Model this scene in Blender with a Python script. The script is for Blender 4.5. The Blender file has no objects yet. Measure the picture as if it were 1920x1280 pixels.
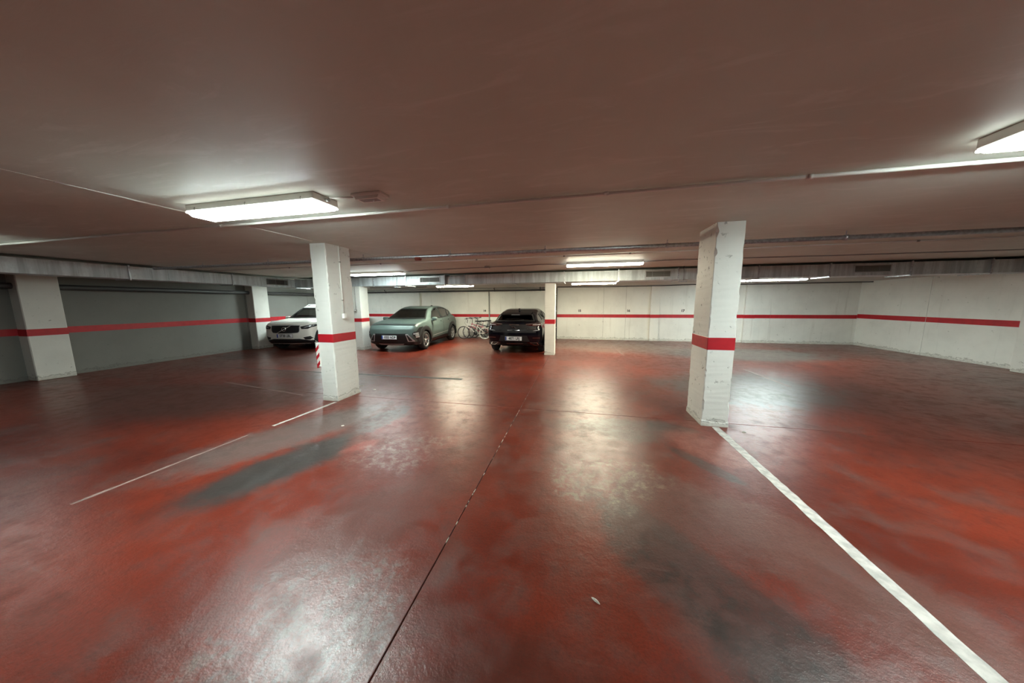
import bpy, bmesh, math, random
import numpy as np
from math import sin, cos, pi, radians
from mathutils import Vector, Matrix
from mathutils.bvhtree import BVHTree

random.seed(7)
rng = np.random.default_rng(7)
S = bpy.context.scene
C = S.collection

# ------------------------------------------------------------------ camera
CAM_H = 1.55
yaw, pitch, roll = radians(12.8), radians(7.5), radians(0.36)
fwd = Vector((-sin(yaw) * cos(pitch), cos(yaw) * cos(pitch), -sin(pitch)))
rgt = Vector((cos(yaw), sin(yaw), 0))
upv = rgt.cross(fwd)
r2 = rgt * cos(roll) - upv * sin(roll)
u2 = upv * cos(roll) + rgt * sin(roll)
cd = bpy.data.cameras.new('camera')
cam = bpy.data.objects.new('camera', cd)
C.objects.link(cam)
M = Matrix((r2, u2, -fwd)).transposed().to_4x4()
M.translation = (0, 0, CAM_H)
cam.matrix_world = M
cd.sensor_fit = 'HORIZONTAL'
cd.sensor_width = 36.0
cd.lens = 36.0 * 550.0 / 1920.0
cd.clip_start = 0.05
S.camera = cam

# ------------------------------------------------------------------ world, exposure
w = bpy.data.worlds.new('world')
S.world = w
w.use_nodes = True
w.node_tree.nodes['Background'].inputs[0].default_value = (0.02, 0.02, 0.02, 1)
w.node_tree.nodes['Background'].inputs[1].default_value = 0.3
S.view_settings.view_transform = 'Standard'
S.view_settings.look = 'None'
S.view_settings.gamma = 1.0
S.view_settings.use_curve_mapping = False
S.view_settings.exposure = 0.0
S.cycles.max_bounces = 12
S.cycles.diffuse_bounces = 8
S.cycles.glossy_bounces = 6
S.cycles.transparent_max_bounces = 12
LAMP_COOL = (0.86, 1.0, 0.97)
LAMP_WARM = (1.0, 0.945, 0.70)
LAMP_POWER = 132.0

# ------------------------------------------------------------------ materials
class NT:
    """small helper around a node tree"""
    def __init__(self, name):
        self.m = bpy.data.materials.new(name)
        self.m.use_nodes = True
        self.t = self.m.node_tree
        self.b = self.t.nodes['Principled BSDF']
        self.out = self.t.nodes['Material Output']
    def n(self, typ, **kw):
        nd = self.t.nodes.new(typ)
        for k, v in kw.items():
            setattr(nd, k, v)
        return nd
    def l(self, a, b):
        self.t.links.new(a, b)
    def pos(self):
        return self.n('ShaderNodeNewGeometry').outputs['Position']
    def noise(self, vec, scale, detail=4.0, rough=0.55, dist=0.0):
        nd = self.n('ShaderNodeTexNoise')
        nd.inputs['Scale'].default_value = scale
        nd.inputs['Detail'].default_value = detail
        nd.inputs['Roughness'].default_value = rough
        nd.inputs['Distortion'].default_value = dist
        self.l(vec, nd.inputs['Vector'])
        return nd.outputs['Fac']
    def rng(self, v, a, b, c=0.0, d=1.0):
        nd = self.n('ShaderNodeMapRange')
        nd.interpolation_type = 'SMOOTHSTEP'
        self.l(v, nd.inputs['Value'])
        for k, x in zip(('From Min', 'From Max', 'To Min', 'To Max'), (a, b, c, d)):
            nd.inputs[k].default_value = x
        return nd.outputs['Result']
    def math(self, op, a, b=None):
        nd = self.n('ShaderNodeMath', operation=op)
        for i, v in enumerate((a, b)):
            if v is None: continue
            if isinstance(v, (int, float)): nd.inputs[i].default_value = v
            else: self.l(v, nd.inputs[i])
        return nd.outputs[0]
    def mix(self, f, a, b):
        nd = self.n('ShaderNodeMix', data_type='RGBA')
        for sock, v in ((nd.inputs[0], f), (nd.inputs[6], a), (nd.inputs[7], b)):
            if isinstance(v, (int, float)): sock.default_value = v
            elif isinstance(v, tuple): sock.default_value = (*v, 1) if len(v) == 3 else v
            else: self.l(v, sock)
        return nd.outputs[2]
    def mapping(self, vec, loc=(0, 0, 0), rot=0.0, scale=(1, 1, 1), typ='POINT'):
        nd = self.n('ShaderNodeMapping', vector_type=typ)
        nd.inputs['Location'].default_value = loc
        nd.inputs['Rotation'].default_value = (0, 0, rot)
        nd.inputs['Scale'].default_value = scale
        self.l(vec, nd.inputs['Vector'])
        return nd.outputs['Vector']
    def bump(self, h, strength, dist):
        nd = self.n('ShaderNodeBump')
        nd.inputs['Strength'].default_value = strength
        nd.inputs['Distance'].default_value = dist
        self.l(h, nd.inputs['Height'])
        self.l(nd.outputs['Normal'], self.b.inputs['Normal'])

def simple(name, col, rough=0.5, metal=0.0, var=0.0, scale=20.0, bump=0.0, coat=0.0, spec=None):
    t = NT(name)
    t.b.inputs['Base Color'].default_value = (*col, 1)
    t.b.inputs['Roughness'].default_value = rough
    t.b.inputs['Metallic'].default_value = metal
    if coat:
        t.b.inputs['Coat Weight'].default_value = coat
        t.b.inputs['Coat Roughness'].default_value = 0.05
    if spec is not None:
        t.b.inputs['Specular IOR Level'].default_value = spec
    tc = t.n('ShaderNodeTexCoord').outputs['Object']
    nz = t.noise(tc, scale, 5)
    if var:
        t.l(t.mix(t.rng(nz, .3, .7), tuple(c * (1 - var) for c in col), tuple(min(1, c * (1 + var)) for c in col)), t.b.inputs['Base Color'])
    if bump:
        t.bump(nz, bump, .004)
    return t.m

def painted_concrete(name, col, dirt, speck=0.5, base_dirt=True, streak=True):
    t = NT(name)
    p = t.pos()
    big = t.noise(p, 1.3, 5, .6)
    c = t.mix(t.rng(big, .35, .7), col, tuple(x * .90 for x in col))
    if streak:
        st = t.noise(t.mapping(p, scale=(5, 5, .35)), 1.6, 4, .6)
        c = t.mix(t.rng(st, .58, .82, 0, .4), c, dirt)
    sp = t.noise(p, 14, 3, .6, .4)
    sp2 = t.noise(p, 3.1, 2, .5)
    pit = t.math('MULTIPLY', t.rng(sp, .665 - .05 * (speck > .5), .70 - .04 * (speck > .5)), t.rng(sp2, .40, .60))
    c = t.mix(t.math('MULTIPLY', pit, speck), c, tuple(x * .30 for x in dirt))
    if base_dirt:
        sx = t.n('ShaderNodeSeparateXYZ'); t.l(p, sx.inputs[0])
        low = t.math('ADD', sx.outputs['Z'], t.math('MULTIPLY', t.noise(p, 7, 5, .7), .30))
        c = t.mix(t.rng(low, .27, .10, 0, .75), c, dirt)
        band = t.rng(t.math('ABSOLUTE', t.math('SUBTRACT', low, .22)), .02, .0, 0, .5)
        c = t.mix(band, c, tuple(x * .4 for x in dirt))
    t.l(c, t.b.inputs['Base Color'])
    t.b.inputs['Roughness'].default_value = .62
    h = t.math('SUBTRACT', t.math('MULTIPLY', t.noise(p, 30, 4), .35), pit)
    t.bump(h, .6, .004)
    return t.m

M_wall = painted_concrete('wall_paint', (.82, .825, .77), (.42, .40, .34), .35)
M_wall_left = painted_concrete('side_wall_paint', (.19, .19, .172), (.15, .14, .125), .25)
M_col_pitted = painted_concrete('pitted_column_paint', (.77, .77, .715), (.40, .37, .30), .75, True, False)
M_col = painted_concrete('column_paint', (.77, .77, .715), (.40, .37, .30), .45, True, False)
M_red = simple('red_band_paint', (.46, .013, .022), .42, var=.10, scale=9)
M_faded_paint = simple('faded_line_paint', (.25, .17, .15), .5, var=.3, scale=9)
M_white_paint = simple('line_paint', (.50, .47, .43), .6, var=.25, scale=14)

def ceiling_mat():
    t = NT('ceiling_plaster')
    p = t.pos()
    big = t.noise(p, .55, 5, .6)
    c = t.mix(t.rng(big, .35, .7), (.68, .715, .64), (.59, .62, .55))
    tr = t.noise(t.mapping(p, rot=.9, scale=(1.0, 4.5, 1)), 1.7, 5, .65, .8)
    c = t.mix(t.rng(tr, .50, .70, 0, .7), c, (.76, .79, .73))
    t.l(c, t.b.inputs['Base Color'])
    t.b.inputs['Roughness'].default_value = .55
    h = t.math('ADD', t.math('MULTIPLY', tr, 1.0), t.math('MULTIPLY', t.noise(p, 24, 4), .12))
    t.bump(h, .22, .006)
    return t.m
M_ceil = ceiling_mat()
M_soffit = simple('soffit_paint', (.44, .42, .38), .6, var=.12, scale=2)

def floor_mat(name, rough_shift):
    t = NT(name)
    p = t.pos()
    n1 = t.noise(p, .62, 6, .62, .3)
    n2 = t.noise(p, 2.3, 6, .65, .6)
    n3 = t.noise(p, 13, 6, .75)
    c = t.mix(t.rng(n1, .34, .66), (.108, .0120, .0048), (.190, .0245, .0105))
    c = t.mix(t.rng(n2, .45, .75, 0, .55), c, (.100, .050, .040))
    n4 = t.noise(p, 6, 6, .72, .15)
    n6 = t.noise(p, 11, 6, .74, .35)
    n5 = t.noise(p, 70, 3, .7)
    c = t.mix(t.rng(n4, .48, .72, 0, .45), c, (.055, .013, .009))
    # shapes of wear, tyre dirt and painted lamp reflections: centre, half sizes, angle, colour, strength, edge noise
    spots = [
        (-2.62, 3.22, .66, .26, 82, (.050, .048, .044), .80, 1.0),
        (-3.35, 2.75, 1.3, .45, 66, (.115, .098, .089), .75, .9),
        (-2.76, 2.10, .82, .33, 72, (.034, .034, .032), .95, .8),
        (-2.30, 2.62, .22, .10, 60, (.24, .050, .036), .7, .9),
        (1.10, 3.84, .34, .17, -15, (.036, .033, .030), .85, 1.3),
        (1.20, 2.98, .42, .085, -54, (.042, .036, .032), .80, 1.0),
        (.58, 3.68, .62, .34, 0, (.075, .062, .055), .75, 1.0),
        (1.38, 3.36, .50, .30, -50, (.27, .088, .066), .70, 1.0),
        (.72, 1.55, 1.0, .30, -54, (.036, .031, .028), .90, 1.0),
        (.80, 2.25, .60, .45, -30, (.105, .060, .050), .65, 1.1),
        (1.50, 1.90, .90, .34, -50, (.150, .070, .056), .65, 1.1),
        (.22, 2.55, .46, .38, 10, (.250, .185, .135), .75, 1.8),  # mottled wear, paled to paint in the warm lamp's reflection
        (-1.25, .95, .55, .40, 50, (.215, .170, .150), .78, 1.9),  # worn patch, lightened as a painted highlight of the large lamp
        (-1.85, 2.62, .46, .42, 30, (.225, .165, .150), .68, 1.8),  # worn mottling with the duct-side cool lamp's reflection painted in
        (-1.40, 1.75, .80, .34, 60, (.105, .050, .042), .55, 1.0),
        (4.8, 9.9, 2.6, 1.3, 5, (.070, .068, .060), .9, .8),
        (2.9, 6.0, 1.6, 1.2, 20, (.075, .068, .064), .85, .8),
        (1.2, 10.6, 2.4, 1.3, 0, (.15, .085, .066), .8, .8),
        (-3.2, 10.0, 1.2, 2.0, 0, (.14, .080, .064), .7, .8),
        (-6.0, 5.2, 2.2, .35, 3, (.085, .055, .045), .7, 1.0),
        (-6.5, 3.4, 2.6, 1.0, 10, (.070, .030, .023), .75, .8),
        (-8.5, 6.8, 2.6, 1.6, 10, (.075, .030, .023), .7, .8),
        (-.20, .9, .45, .30, 20, (.052, .016, .011), .6, 1.0),
    ]
    nz = t.math('SUBTRACT', t.math('ADD', t.math('MULTIPLY', n2, .65), t.math('MULTIPLY', n3, .35)), .5)
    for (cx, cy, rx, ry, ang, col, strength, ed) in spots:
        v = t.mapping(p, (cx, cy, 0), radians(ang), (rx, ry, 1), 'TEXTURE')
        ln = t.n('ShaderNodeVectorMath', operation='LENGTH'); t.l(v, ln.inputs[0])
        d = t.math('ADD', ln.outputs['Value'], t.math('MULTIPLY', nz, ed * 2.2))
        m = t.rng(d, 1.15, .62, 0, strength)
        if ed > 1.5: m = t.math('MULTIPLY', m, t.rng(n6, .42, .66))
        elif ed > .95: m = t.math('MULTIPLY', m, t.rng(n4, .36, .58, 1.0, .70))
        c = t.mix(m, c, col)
    # scuffs: stretched light scratches and fine grit
    sc = t.noise(t.mapping(p, rot=.65, scale=(1.5, 16, 1)), 2.2, 5, .6, .3)
    c = t.mix(t.rng(sc, .55, .85, 0, .22), c, (.20, .135, .115))
    c = t.mix(t.rng(n3, .50, .90, 0, .35), c, (.045, .028, .022))
    c = t.mix(t.rng(n5, .40, .70, 0, .35), c, (.030, .014, .010))
    t.l(c, t.b.inputs['Base Color'])
    r = t.math('ADD', t.rng(n2, .3, .72, .16 + rough_shift, .28 + rough_shift), t.rng(n4, .35, .65, -.03, .12))
    t.l(t.math('MAXIMUM', r, .29), t.b.inputs['Roughness'])
    t.b.inputs['Specular IOR Level'].default_value = .47
    h = t.math('ADD', t.math('MULTIPLY', n3, .75), t.math('ADD', t.math('MULTIPLY', n5, .15), t.math('MULTIPLY', n2, .5)))
    t.bump(h, .35, .010)
    return t.m
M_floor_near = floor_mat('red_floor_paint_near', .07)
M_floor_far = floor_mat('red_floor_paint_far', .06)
M_joint = simple('joint_dirt', (.035, .022, .018), .9)

def zinc_mat():
    t = NT('zinc_sheet')
    p = t.pos()
    st = t.noise(t.mapping(p, scale=(3.2, 3.2, .25)), 2.0, 4, .7)
    sp = t.noise(p, 22, 3)
    c = t.mix(t.rng(st, .35, .65), (.42, .46, .48), (.70, .76, .78))
    c = t.mix(t.rng(sp, .4, .7, 0, .35), c, (.48, .52, .54))
    t.l(c, t.b.inputs['Base Color'])
    t.b.inputs['Metallic'].default_value = .5
    t.l(t.rng(st, .3, .7, .46, .66), t.b.inputs['Roughness'])
    t.bump(st, .25, .02)
    return t.m
M_zinc = zinc_mat()
M_galv = simple('galvanised_steel', (.50, .52, .55), .38, .85, .2, 30)
M_pvc = simple('white_pvc', (.82, .81, .76), .4)
M_greypvc = simple('grey_pvc', (.30, .30, .28), .45)
M_dark = simple('dark_pipe', (.045, .045, .045), .5)
M_black = simple('black_plastic', (.012, .012, .013), .45)
M_rubber = simple('tyre_rubber', (.018, .018, .018), .75, var=.3, scale=40)
M_alloy = simple('alloy_rim', (.52, .53, .54), .32, .8)
M_darkalloy = simple('dark_alloy_rim', (.10, .10, .11), .35, .8)
M_chrome = simple('chrome', (.80, .81, .83), .14, 1.0)
M_silver = simple('silver_plastic', (.52, .53, .54), .35, .5)
M_housing = simple('lamp_housing', (.84, .85, .80), .4)
M_plate = simple('plate_white', (.78, .80, .82), .35)
M_blue = simple('plate_blue', (.02, .06, .32), .4)
M_ink = simple('plate_ink', (.015, .015, .018), .5)
M_stencil = simple('stencil_ink', (.05, .05, .05), .7)
M_vent = simple('vent_dark', (.06, .06, .055), .6)
M_slat = simple('vent_slat', (.24, .24, .22), .5)
M_rust = simple('rust_primer', (.26, .055, .035), .7)
M_lens = simple('lamp_lens', (.55, .58, .60), .12, .1, coat=.6)
M_redlens = simple('red_lens', (.05, .004, .005), .12, coat=.5)
M_paper = simple('scrap_paper', (.70, .66, .58), .8)
M_seat = simple('seat_cloth', (.030, .030, .032), .85)
M_liner = simple('arch_liner', (.010, .010, .010), .9)

def paint(name, col, metal, rough):
    t = NT(name)
    gm = t.n('ShaderNodeNewGeometry')
    t.l(t.mix(gm.outputs['Backfacing'], col, (.02, .02, .02)), t.b.inputs['Base Color'])
    t.b.inputs['Metallic'].default_value = metal
    t.b.inputs['Roughness'].default_value = rough
    t.b.inputs['Coat Weight'].default_value = .25
    t.b.inputs['Specular IOR Level'].default_value = .35
    t.b.inputs['Coat Roughness'].default_value = .06
    return t.m
M_sage = paint('sage_paint', (.098, .138, .128), .20, .46)
M_white_car = paint('white_car_paint', (.84, .83, .77), .0, .38)
M_black_car = paint('black_car_paint', (.003, .003, .006), .0, .18)

def glass_mat(name, tint, fac):
    t = NT(name)
    tr = t.n('ShaderNodeBsdfTransparent'); tr.inputs[0].default_value = (*tint, 1)
    gl = t.n('ShaderNodeBsdfGlossy'); gl.inputs['Roughness'].default_value = .04
    lw = t.n('ShaderNodeLayerWeight'); lw.inputs['Blend'].default_value = .25
    ms = t.n('ShaderNodeMixShader')
    t.l(t.math('ADD', t.math('MULTIPLY', lw.outputs['Fresnel'], .8), fac), ms.inputs[0])
    t.l(tr.outputs[0], ms.inputs[1]); t.l(gl.outputs[0], ms.inputs[2])
    t.l(ms.outputs[0], t.out.inputs['Surface'])
    return t.m
M_side_glass = glass_mat('side_car_glass', (.90, .93, .92), .30)
M_glass = glass_mat('car_glass', (.88, .91, .90), .03)
M_tint = glass_mat('tinted_car_glass', (.10, .11, .11), .03)

def emit(name, col, power):
    t = NT(name)
    t.b.inputs['Base Color'].default_value = (.8, .8, .8, 1)
    t.b.inputs['Emission Color'].default_value = (*col, 1)
    t.b.inputs['Emission Strength'].default_value = power
    return t.m
M_cool = emit('cool_diffuser', LAMP_COOL, LAMP_POWER)
M_warm = emit('warm_diffuser', LAMP_WARM, LAMP_POWER)
M_warm_high = emit('warm_soffit_diffuser', LAMP_WARM, LAMP_POWER * 1.7)
M_cool_high = emit('cool_soffit_diffuser', LAMP_COOL, LAMP_POWER * 1.7)
M_cool_corner = emit('cool_corner_diffuser', LAMP_COOL, LAMP_POWER * 3.4)
M_fill = emit('fill_lamp_diffuser', LAMP_COOL, LAMP_POWER * .14)  # weak glow of the added fill lamps
M_cool_soft = emit('aged_cool_diffuser', LAMP_COOL, LAMP_POWER * .62)
M_cap = emit('lit_end_cap', LAMP_COOL, 6.0)
M_skirt = emit('lens_skirt_glow', (.95, 1.0, .93), 11.0)

# ------------------------------------------------------------------ mesh helpers
class MB:
    def __init__(self):
        self.v = []; self.f = []; self.sm = []
    def add(self, vs, fs, smooth=False):
        o = len(self.v)
        self.v += [tuple(p) for p in vs]
        self.f += [tuple(i + o for i in q) for q in fs]
        self.sm += [smooth] * len(fs)
        return self
    def box(self, x0, x1, y0, y1, z0, z1, bev=0.0, seg=1):
        if bev <= 0:
            vs = [(x, y, z) for z in (z0, z1) for y in (y0, y1) for x in (x0, x1)]
            return self.add(vs, [(0, 2, 3, 1), (4, 5, 7, 6), (0, 1, 5, 4), (2, 6, 7, 3), (0, 4, 6, 2), (1, 3, 7, 5)])
        bm = bmesh.new()
        bmesh.ops.create_cube(bm, size=1)
        for q in bm.verts:
            q.co = Vector(((x0 + x1) / 2 + q.co.x * (x1 - x0), (y0 + y1) / 2 + q.co.y * (y1 - y0), (z0 + z1) / 2 + q.co.z * (z1 - z0)))
        bmesh.ops.bevel(bm, geom=bm.edges[:], offset=bev, segments=seg, affect='EDGES', profile=.5)
        return self.bm(bm)
    def bm(self, bm, smooth=False):
        bm.verts.index_update()
        self.add([q.co.copy() for q in bm.verts], [[q.index for q in f.verts] for f in bm.faces], smooth)
        bm.free()
        return self
    def prism(self, poly, axis, a, b):
        """poly in the two other axes, extruded from a to b along axis (0,1,2)"""
        n = len(poly)
        def P(u, v, w):
            return {0: (w, u, v), 1: (u, w, v), 2: (u, v, w)}[axis]
        vs = [P(u, v, a) for u, v in poly] + [P(u, v, b) for u, v in poly]
        fs = [tuple(range(n))[::-1], tuple(range(n, 2 * n))] + [(i, (i + 1) % n, n + (i + 1) % n, n + i) for i in range(n)]
        return self.add(vs, fs)
    def tube(self, pts, r, n=10, cap=True):
        pts = [Vector(p) for p in pts]
        rs = r if isinstance(r, (list, tuple)) else [r] * len(pts)
        rings = []
        ref = None
        for i, p in enumerate(pts):
            d = (pts[min(i + 1, len(pts) - 1)] - pts[max(i - 1, 0)]).normalized()
            if ref is None or abs(ref.dot(d)) > .95:
                ref = Vector((0, 0, 1)) if abs(d.z) < .9 else Vector((1, 0, 0))
            a = d.cross(ref).normalized(); b = d.cross(a).normalized()
            rings.append([p + a * (rs[i] * cos(2 * pi * k / n)) + b * (rs[i] * sin(2 * pi * k / n)) for k in range(n)])
        vs = [q for R_ in rings for q in R_]
        fs = []
        for i in range(len(pts) - 1):
            for k in range(n):
                fs.append((i * n + k, i * n + (k + 1) % n, (i + 1) * n + (k + 1) % n, (i + 1) * n + k))
        if cap:
            fs += [tuple(range(n))[::-1], tuple(range((len(pts) - 1) * n, len(pts) * n))]
        return self.add(vs, fs, True)
    def lathe(self, prof, axis, centre, n=28, closed=False):
        """prof: (along, radius); revolve around axis 0/1/2"""
        c = Vector(centre); vs = []
        for (a, r) in prof:
            for k in range(n):
                t = 2 * pi * k / n
                q = {0: (a, r * cos(t), r * sin(t)), 1: (r * cos(t), a, r * sin(t)), 2: (r * cos(t), r * sin(t), a)}[axis]
                vs.append(c + Vector(q))
        m = len(prof); fs = []
        for i in range(m if closed else m - 1):
            j = (i + 1) % m
            for k in range(n):
                fs.append((i * n + k, i * n + (k + 1) % n, j * n + (k + 1) % n, j * n + k))
        return self.add(vs, fs, True)
    def build(self, name, mat, parent=None, loc=None, fix=True):
        me = bpy.data.meshes.new(name)
        me.from_pydata(self.v, [], self.f)
        me.polygons.foreach_set('use_smooth', self.sm)
        me.materials.append(mat)
        if fix:
            bm = bmesh.new(); bm.from_mesh(me)
            bmesh.ops.recalc_face_normals(bm, faces=bm.faces[:])
            bm.to_mesh(me); bm.free()
        o = bpy.data.objects.new(name, me)
        C.objects.link(o)
        if loc: o.location = loc
        if parent: o.parent = parent
        return o

def tag(o, label=None, cat=None, group=None, kind=None):
    for k, v in (('label', label), ('category', cat), ('group', group), ('kind', kind)):
        if v: o[k] = v
    return o
def thing(name, label, cat, loc=(0, 0, 0), rotz=0.0, group=None):
    o = bpy.data.objects.new(name, None)
    o.empty_display_size = .2
    C.objects.link(o); o.location = loc; o.rotation_euler = (0, 0, rotz)
    return tag(o, label, cat, group)
def struct(name, loc=(0, 0, 0)):
    o = bpy.data.objects.new(name, None); C.objects.link(o); o.location = loc
    return tag(o, kind='structure')
def copy_tree(root, loc=None, rotz=None):
    r = root.copy(); C.objects.link(r)
    if loc is not None: r.location = loc
    if rotz is not None: r.rotation_euler = (0, 0, rotz)
    for ch in list(root.children):
        c = ch.copy(); C.objects.link(c); c.parent = r
        for g in list(ch.children):
            d = g.copy(); C.objects.link(d); d.parent = c
    return r
def text_part(name, s, size, depth, mat, parent, loc, rot, align='CENTER', sx=1.0, bold=0.0):
    cu = bpy.data.curves.new(name, 'FONT')
    cu.body = s; cu.size = size; cu.extrude = depth; cu.align_x = align; cu.align_y = 'CENTER'; cu.offset = bold
    ob = bpy.data.objects.new(name + '_curve', cu); C.objects.link(ob)
    dg = bpy.context.evaluated_depsgraph_get()
    me = bpy.data.meshes.new_from_object(ob.evaluated_get(dg))
    bpy.data.objects.remove(ob)
    me.materials.clear(); me.materials.append(mat)
    for q in me.vertices: q.co.x *= sx
    o = bpy.data.objects.new(name, me); C.objects.link(o)
    o.location = loc; o.rotation_euler = rot
    if parent: o.parent = parent
    return o

# ------------------------------------------------------------------ the setting
CZ = 2.46                       # ceiling height
XL, XR, YB, YN = -11.2, 9.5, 12.7, -6.0

floor = struct('floor')
MB().box(XL - .3, XR + .3, YN - .3, YB + .3, -.25, -.012).build('floor_base', M_joint, floor)
JX, JY = -.812, 4.11
def slab(x0, x1, y0, y1, g, mat):
    MB().box(x0 + g, x1 - g, y0 + g, y1 - g, -.06, 0.0, .0025).build('floor_slab', mat, floor)
slab(XL - .2, JX, YN - .2, JY, .0035, M_floor_near)
slab(JX, XR + .2, YN - .2, JY, .0035, M_floor_near)
slab(XL - .2, JX, JY, YB + .2, .0030, M_floor_far)
slab(JX, XR + .2, JY, YB + .2, .0030, M_floor_far)
mb = MB()
for _ in range(26):
    y = random.uniform(1.45, 5.2); L = random.uniform(.01, .05)
    mb.box(JX - .0015 + random.uniform(-.002, .001), JX + .002, y, y + L, -.012, random.uniform(.0005, .002))
tag(mb.build('joint_crumbs', M_paper, floor), kind='stuff')
# painted bay lines, thin coats of paint
def line(x0, y0, x1, y1, wd, name='painted_bay_line', mat=None):
    d = Vector((x1 - x0, y1 - y0, 0)); L = d.length; d.normalize(); nrm = Vector((-d.y, d.x, 0))
    n = max(4, int(L / .06)); L0 = []; R0 = []
    for i in range(n + 1):
        q = Vector((x0, y0, 0)) + d * (L * i / n)
        L0.append(q + nrm * (wd / 2 + random.uniform(-.004, .004)) )
        R0.append(q - nrm * (wd / 2 + random.uniform(-.004, .004)))
    ring = L0 + R0[::-1]
    MB().prism([(q.x, q.y) for q in ring], 2, -.004, .0015).build(name, mat or M_white_paint, floor)
line(-3.745, 3.78, -3.80, 2.83, .05)
line(-3.83, 2.55, -3.86, 1.3, .03, mat=M_faded_paint)
line(1.69, 3.95, 1.71, .2, .085)
line(1.06, 12.62, 1.33, 9.0, .05, mat=M_faded_paint)
line(3.74, 7.6, 3.80, 6.2, .06, mat=M_faded_paint)
line(3.66, 12.6, 3.70, 9.2, .05, mat=M_faded_paint)
line(-6.95, 4.35, -4.6, 3.97, .022, mat=M_faded_paint)

ceiling = struct('ceiling')
MB().box(XL - .3, -3.80, YN - .3, YB + .3, CZ, CZ + .3).build('ceiling_panel', M_ceil, ceiling)
MB().box(-3.79, XR + .3, YN - .3, YB + .3, CZ, CZ + .3).build('ceiling_panel', M_ceil, ceiling)
MB().box(-3.83, -3.76, YN, YB, CZ + .02, CZ + .2).build('ceiling_joint', M_joint, ceiling)
for ya, n_ in ((1.5, 10), (2.73, 9)):
    pts = [(-3.795 + random.uniform(-.006, .006), ya + .115 * i, CZ - .002) for i in range(n_)]
    MB().tube(pts, [.006 + random.uniform(-.003, .005) for _ in pts], 6).build('plaster_ridge', M_col, ceiling)
MB().box(XL, XR, 9.12, YB, 2.205, CZ + .02).build('soffit', M_soffit, struct('ceiling'))

def wall_y(name, y, thick, xs, z1, mat, kind_joint=.0025):
    root = struct(name)
    MB().box(xs[0], xs[-1], y + .012, y + thick, -.02, z1).build('wall_core', M_joint, root)
    for a, b in zip(xs[:-1], xs[1:]):
        MB().box(a + kind_joint, b - kind_joint, y, y + .05, -.01, z1, .004).build('wall_panel', mat, root)
    return root
xs_back = [XL - .2, -7.5, -2.71, .99, 1.86, 4.38, 6.9, XR + .2]
wall_back = wall_y('wall_back', YB, .3, xs_back, CZ, M_wall)
for a, b in zip(xs_back[:-1], xs_back[1:]):
    MB().box(max(a, XL) + .0025, min(b, XR) - .0025, YB - .0025, YB + .01, .925, 1.055).build('painted_stripe', M_red, wall_back)
for x0, x1 in ((-7.69, -7.30), (2.77, 3.10), (6.03, 6.36)):
    MB().box(x0, x1, YB - .09, YB + .02, 0, CZ, .008).build('pilaster', M_wall, wall_back)
    MB().box(x0 - .0025, x1 + .0025, YB - .0925, YB, .925, 1.055).build('pilaster_stripe', M_red, wall_back)
# cable trunk lines and downpipes on the back wall belong to the wall
for s, x in (('14', -4.14), ('15', .03), ('16', 1.96), ('17', 3.96)):
    text_part('bay_number', s, .125, .001, M_stencil, wall_back, (x, YB - .002, 1.20), (pi / 2, 0, 0), bold=.007)
# plaster skirting crumbs along the foot of the back wall
pts2 = []
n = 160
for i in range(n + 1):
    x = XL + (XR - XL) * i / n
    pts2.append((x, random.uniform(.010, .022), random.uniform(.035, .075)))
vs = []; fs = []
for i, (x, d, h) in enumerate(pts2):
    vs += [(x, YB + .01, 0), (x, YB - d, 0), (x, YB - d * .7, h * .7), (x, YB + .01, h)]
    if i:
        a = (i - 1) * 4; b = i * 4
        fs += [(a + k, b + k, b + (k + 1) % 4, a + (k + 1) % 4) for k in range(4)]
MB().add(vs, fs).build('plaster_skirting', M_wall, wall_back)

def wall_x(name, x, thick, ys, mat, side):
    root = struct(name)
    s = side
    lo, hi = sorted((x + s * .012, x + s * thick))
    MB().box(lo, hi, ys[0], ys[-1], -.02, CZ).build('wall_core', M_joint, root)
    for a, b in zip(ys[:-1], ys[1:]):
        lo, hi = sorted((x, x + s * .05))
        MB().box(lo, hi, a + .003, b - .003, -.01, CZ, .004).build('wall_panel', mat, root)
        lo, hi = sorted((x - s * .0025, x + s * .01))
        MB().box(lo, hi, max(a, YN) + .006, min(b, YB) - .006, .945, 1.085).build('painted_stripe', M_red, root)
    return root
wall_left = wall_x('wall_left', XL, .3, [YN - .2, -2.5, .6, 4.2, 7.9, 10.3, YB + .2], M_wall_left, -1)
wall_right = wall_x('wall_right', XR, .3, [YN - .2, -2.5, 1.0, 4.6, 8.2, 10.6, YB + .2], M_wall, 1)
wall_front = wall_y('wall_front', YN - .3, .3, [XL - .2, -6, -1, 4, XR + .2], CZ, M_wall)
for wr, x0, x1, ys in ((wall_left, XL, -10.9, (7.95, 8.46)), (wall_left, XL, -10.9, (3.6, 4.1)), (wall_right, 9.2, XR, (8.0, 8.5)), (wall_right, 9.2, XR, (3.6, 4.1))):
    MB().box(x0 - .02, x1 + .02 if x1 > 9.3 else x1, ys[0], ys[1], 0, CZ, .012).build('pilaster', M_col, wr)
    MB().box(x0 - .0025, x1 + .0025, ys[0] - .0025, ys[1] + .0025, .935, 1.075).build('pilaster_stripe', M_red, wr)

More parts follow.
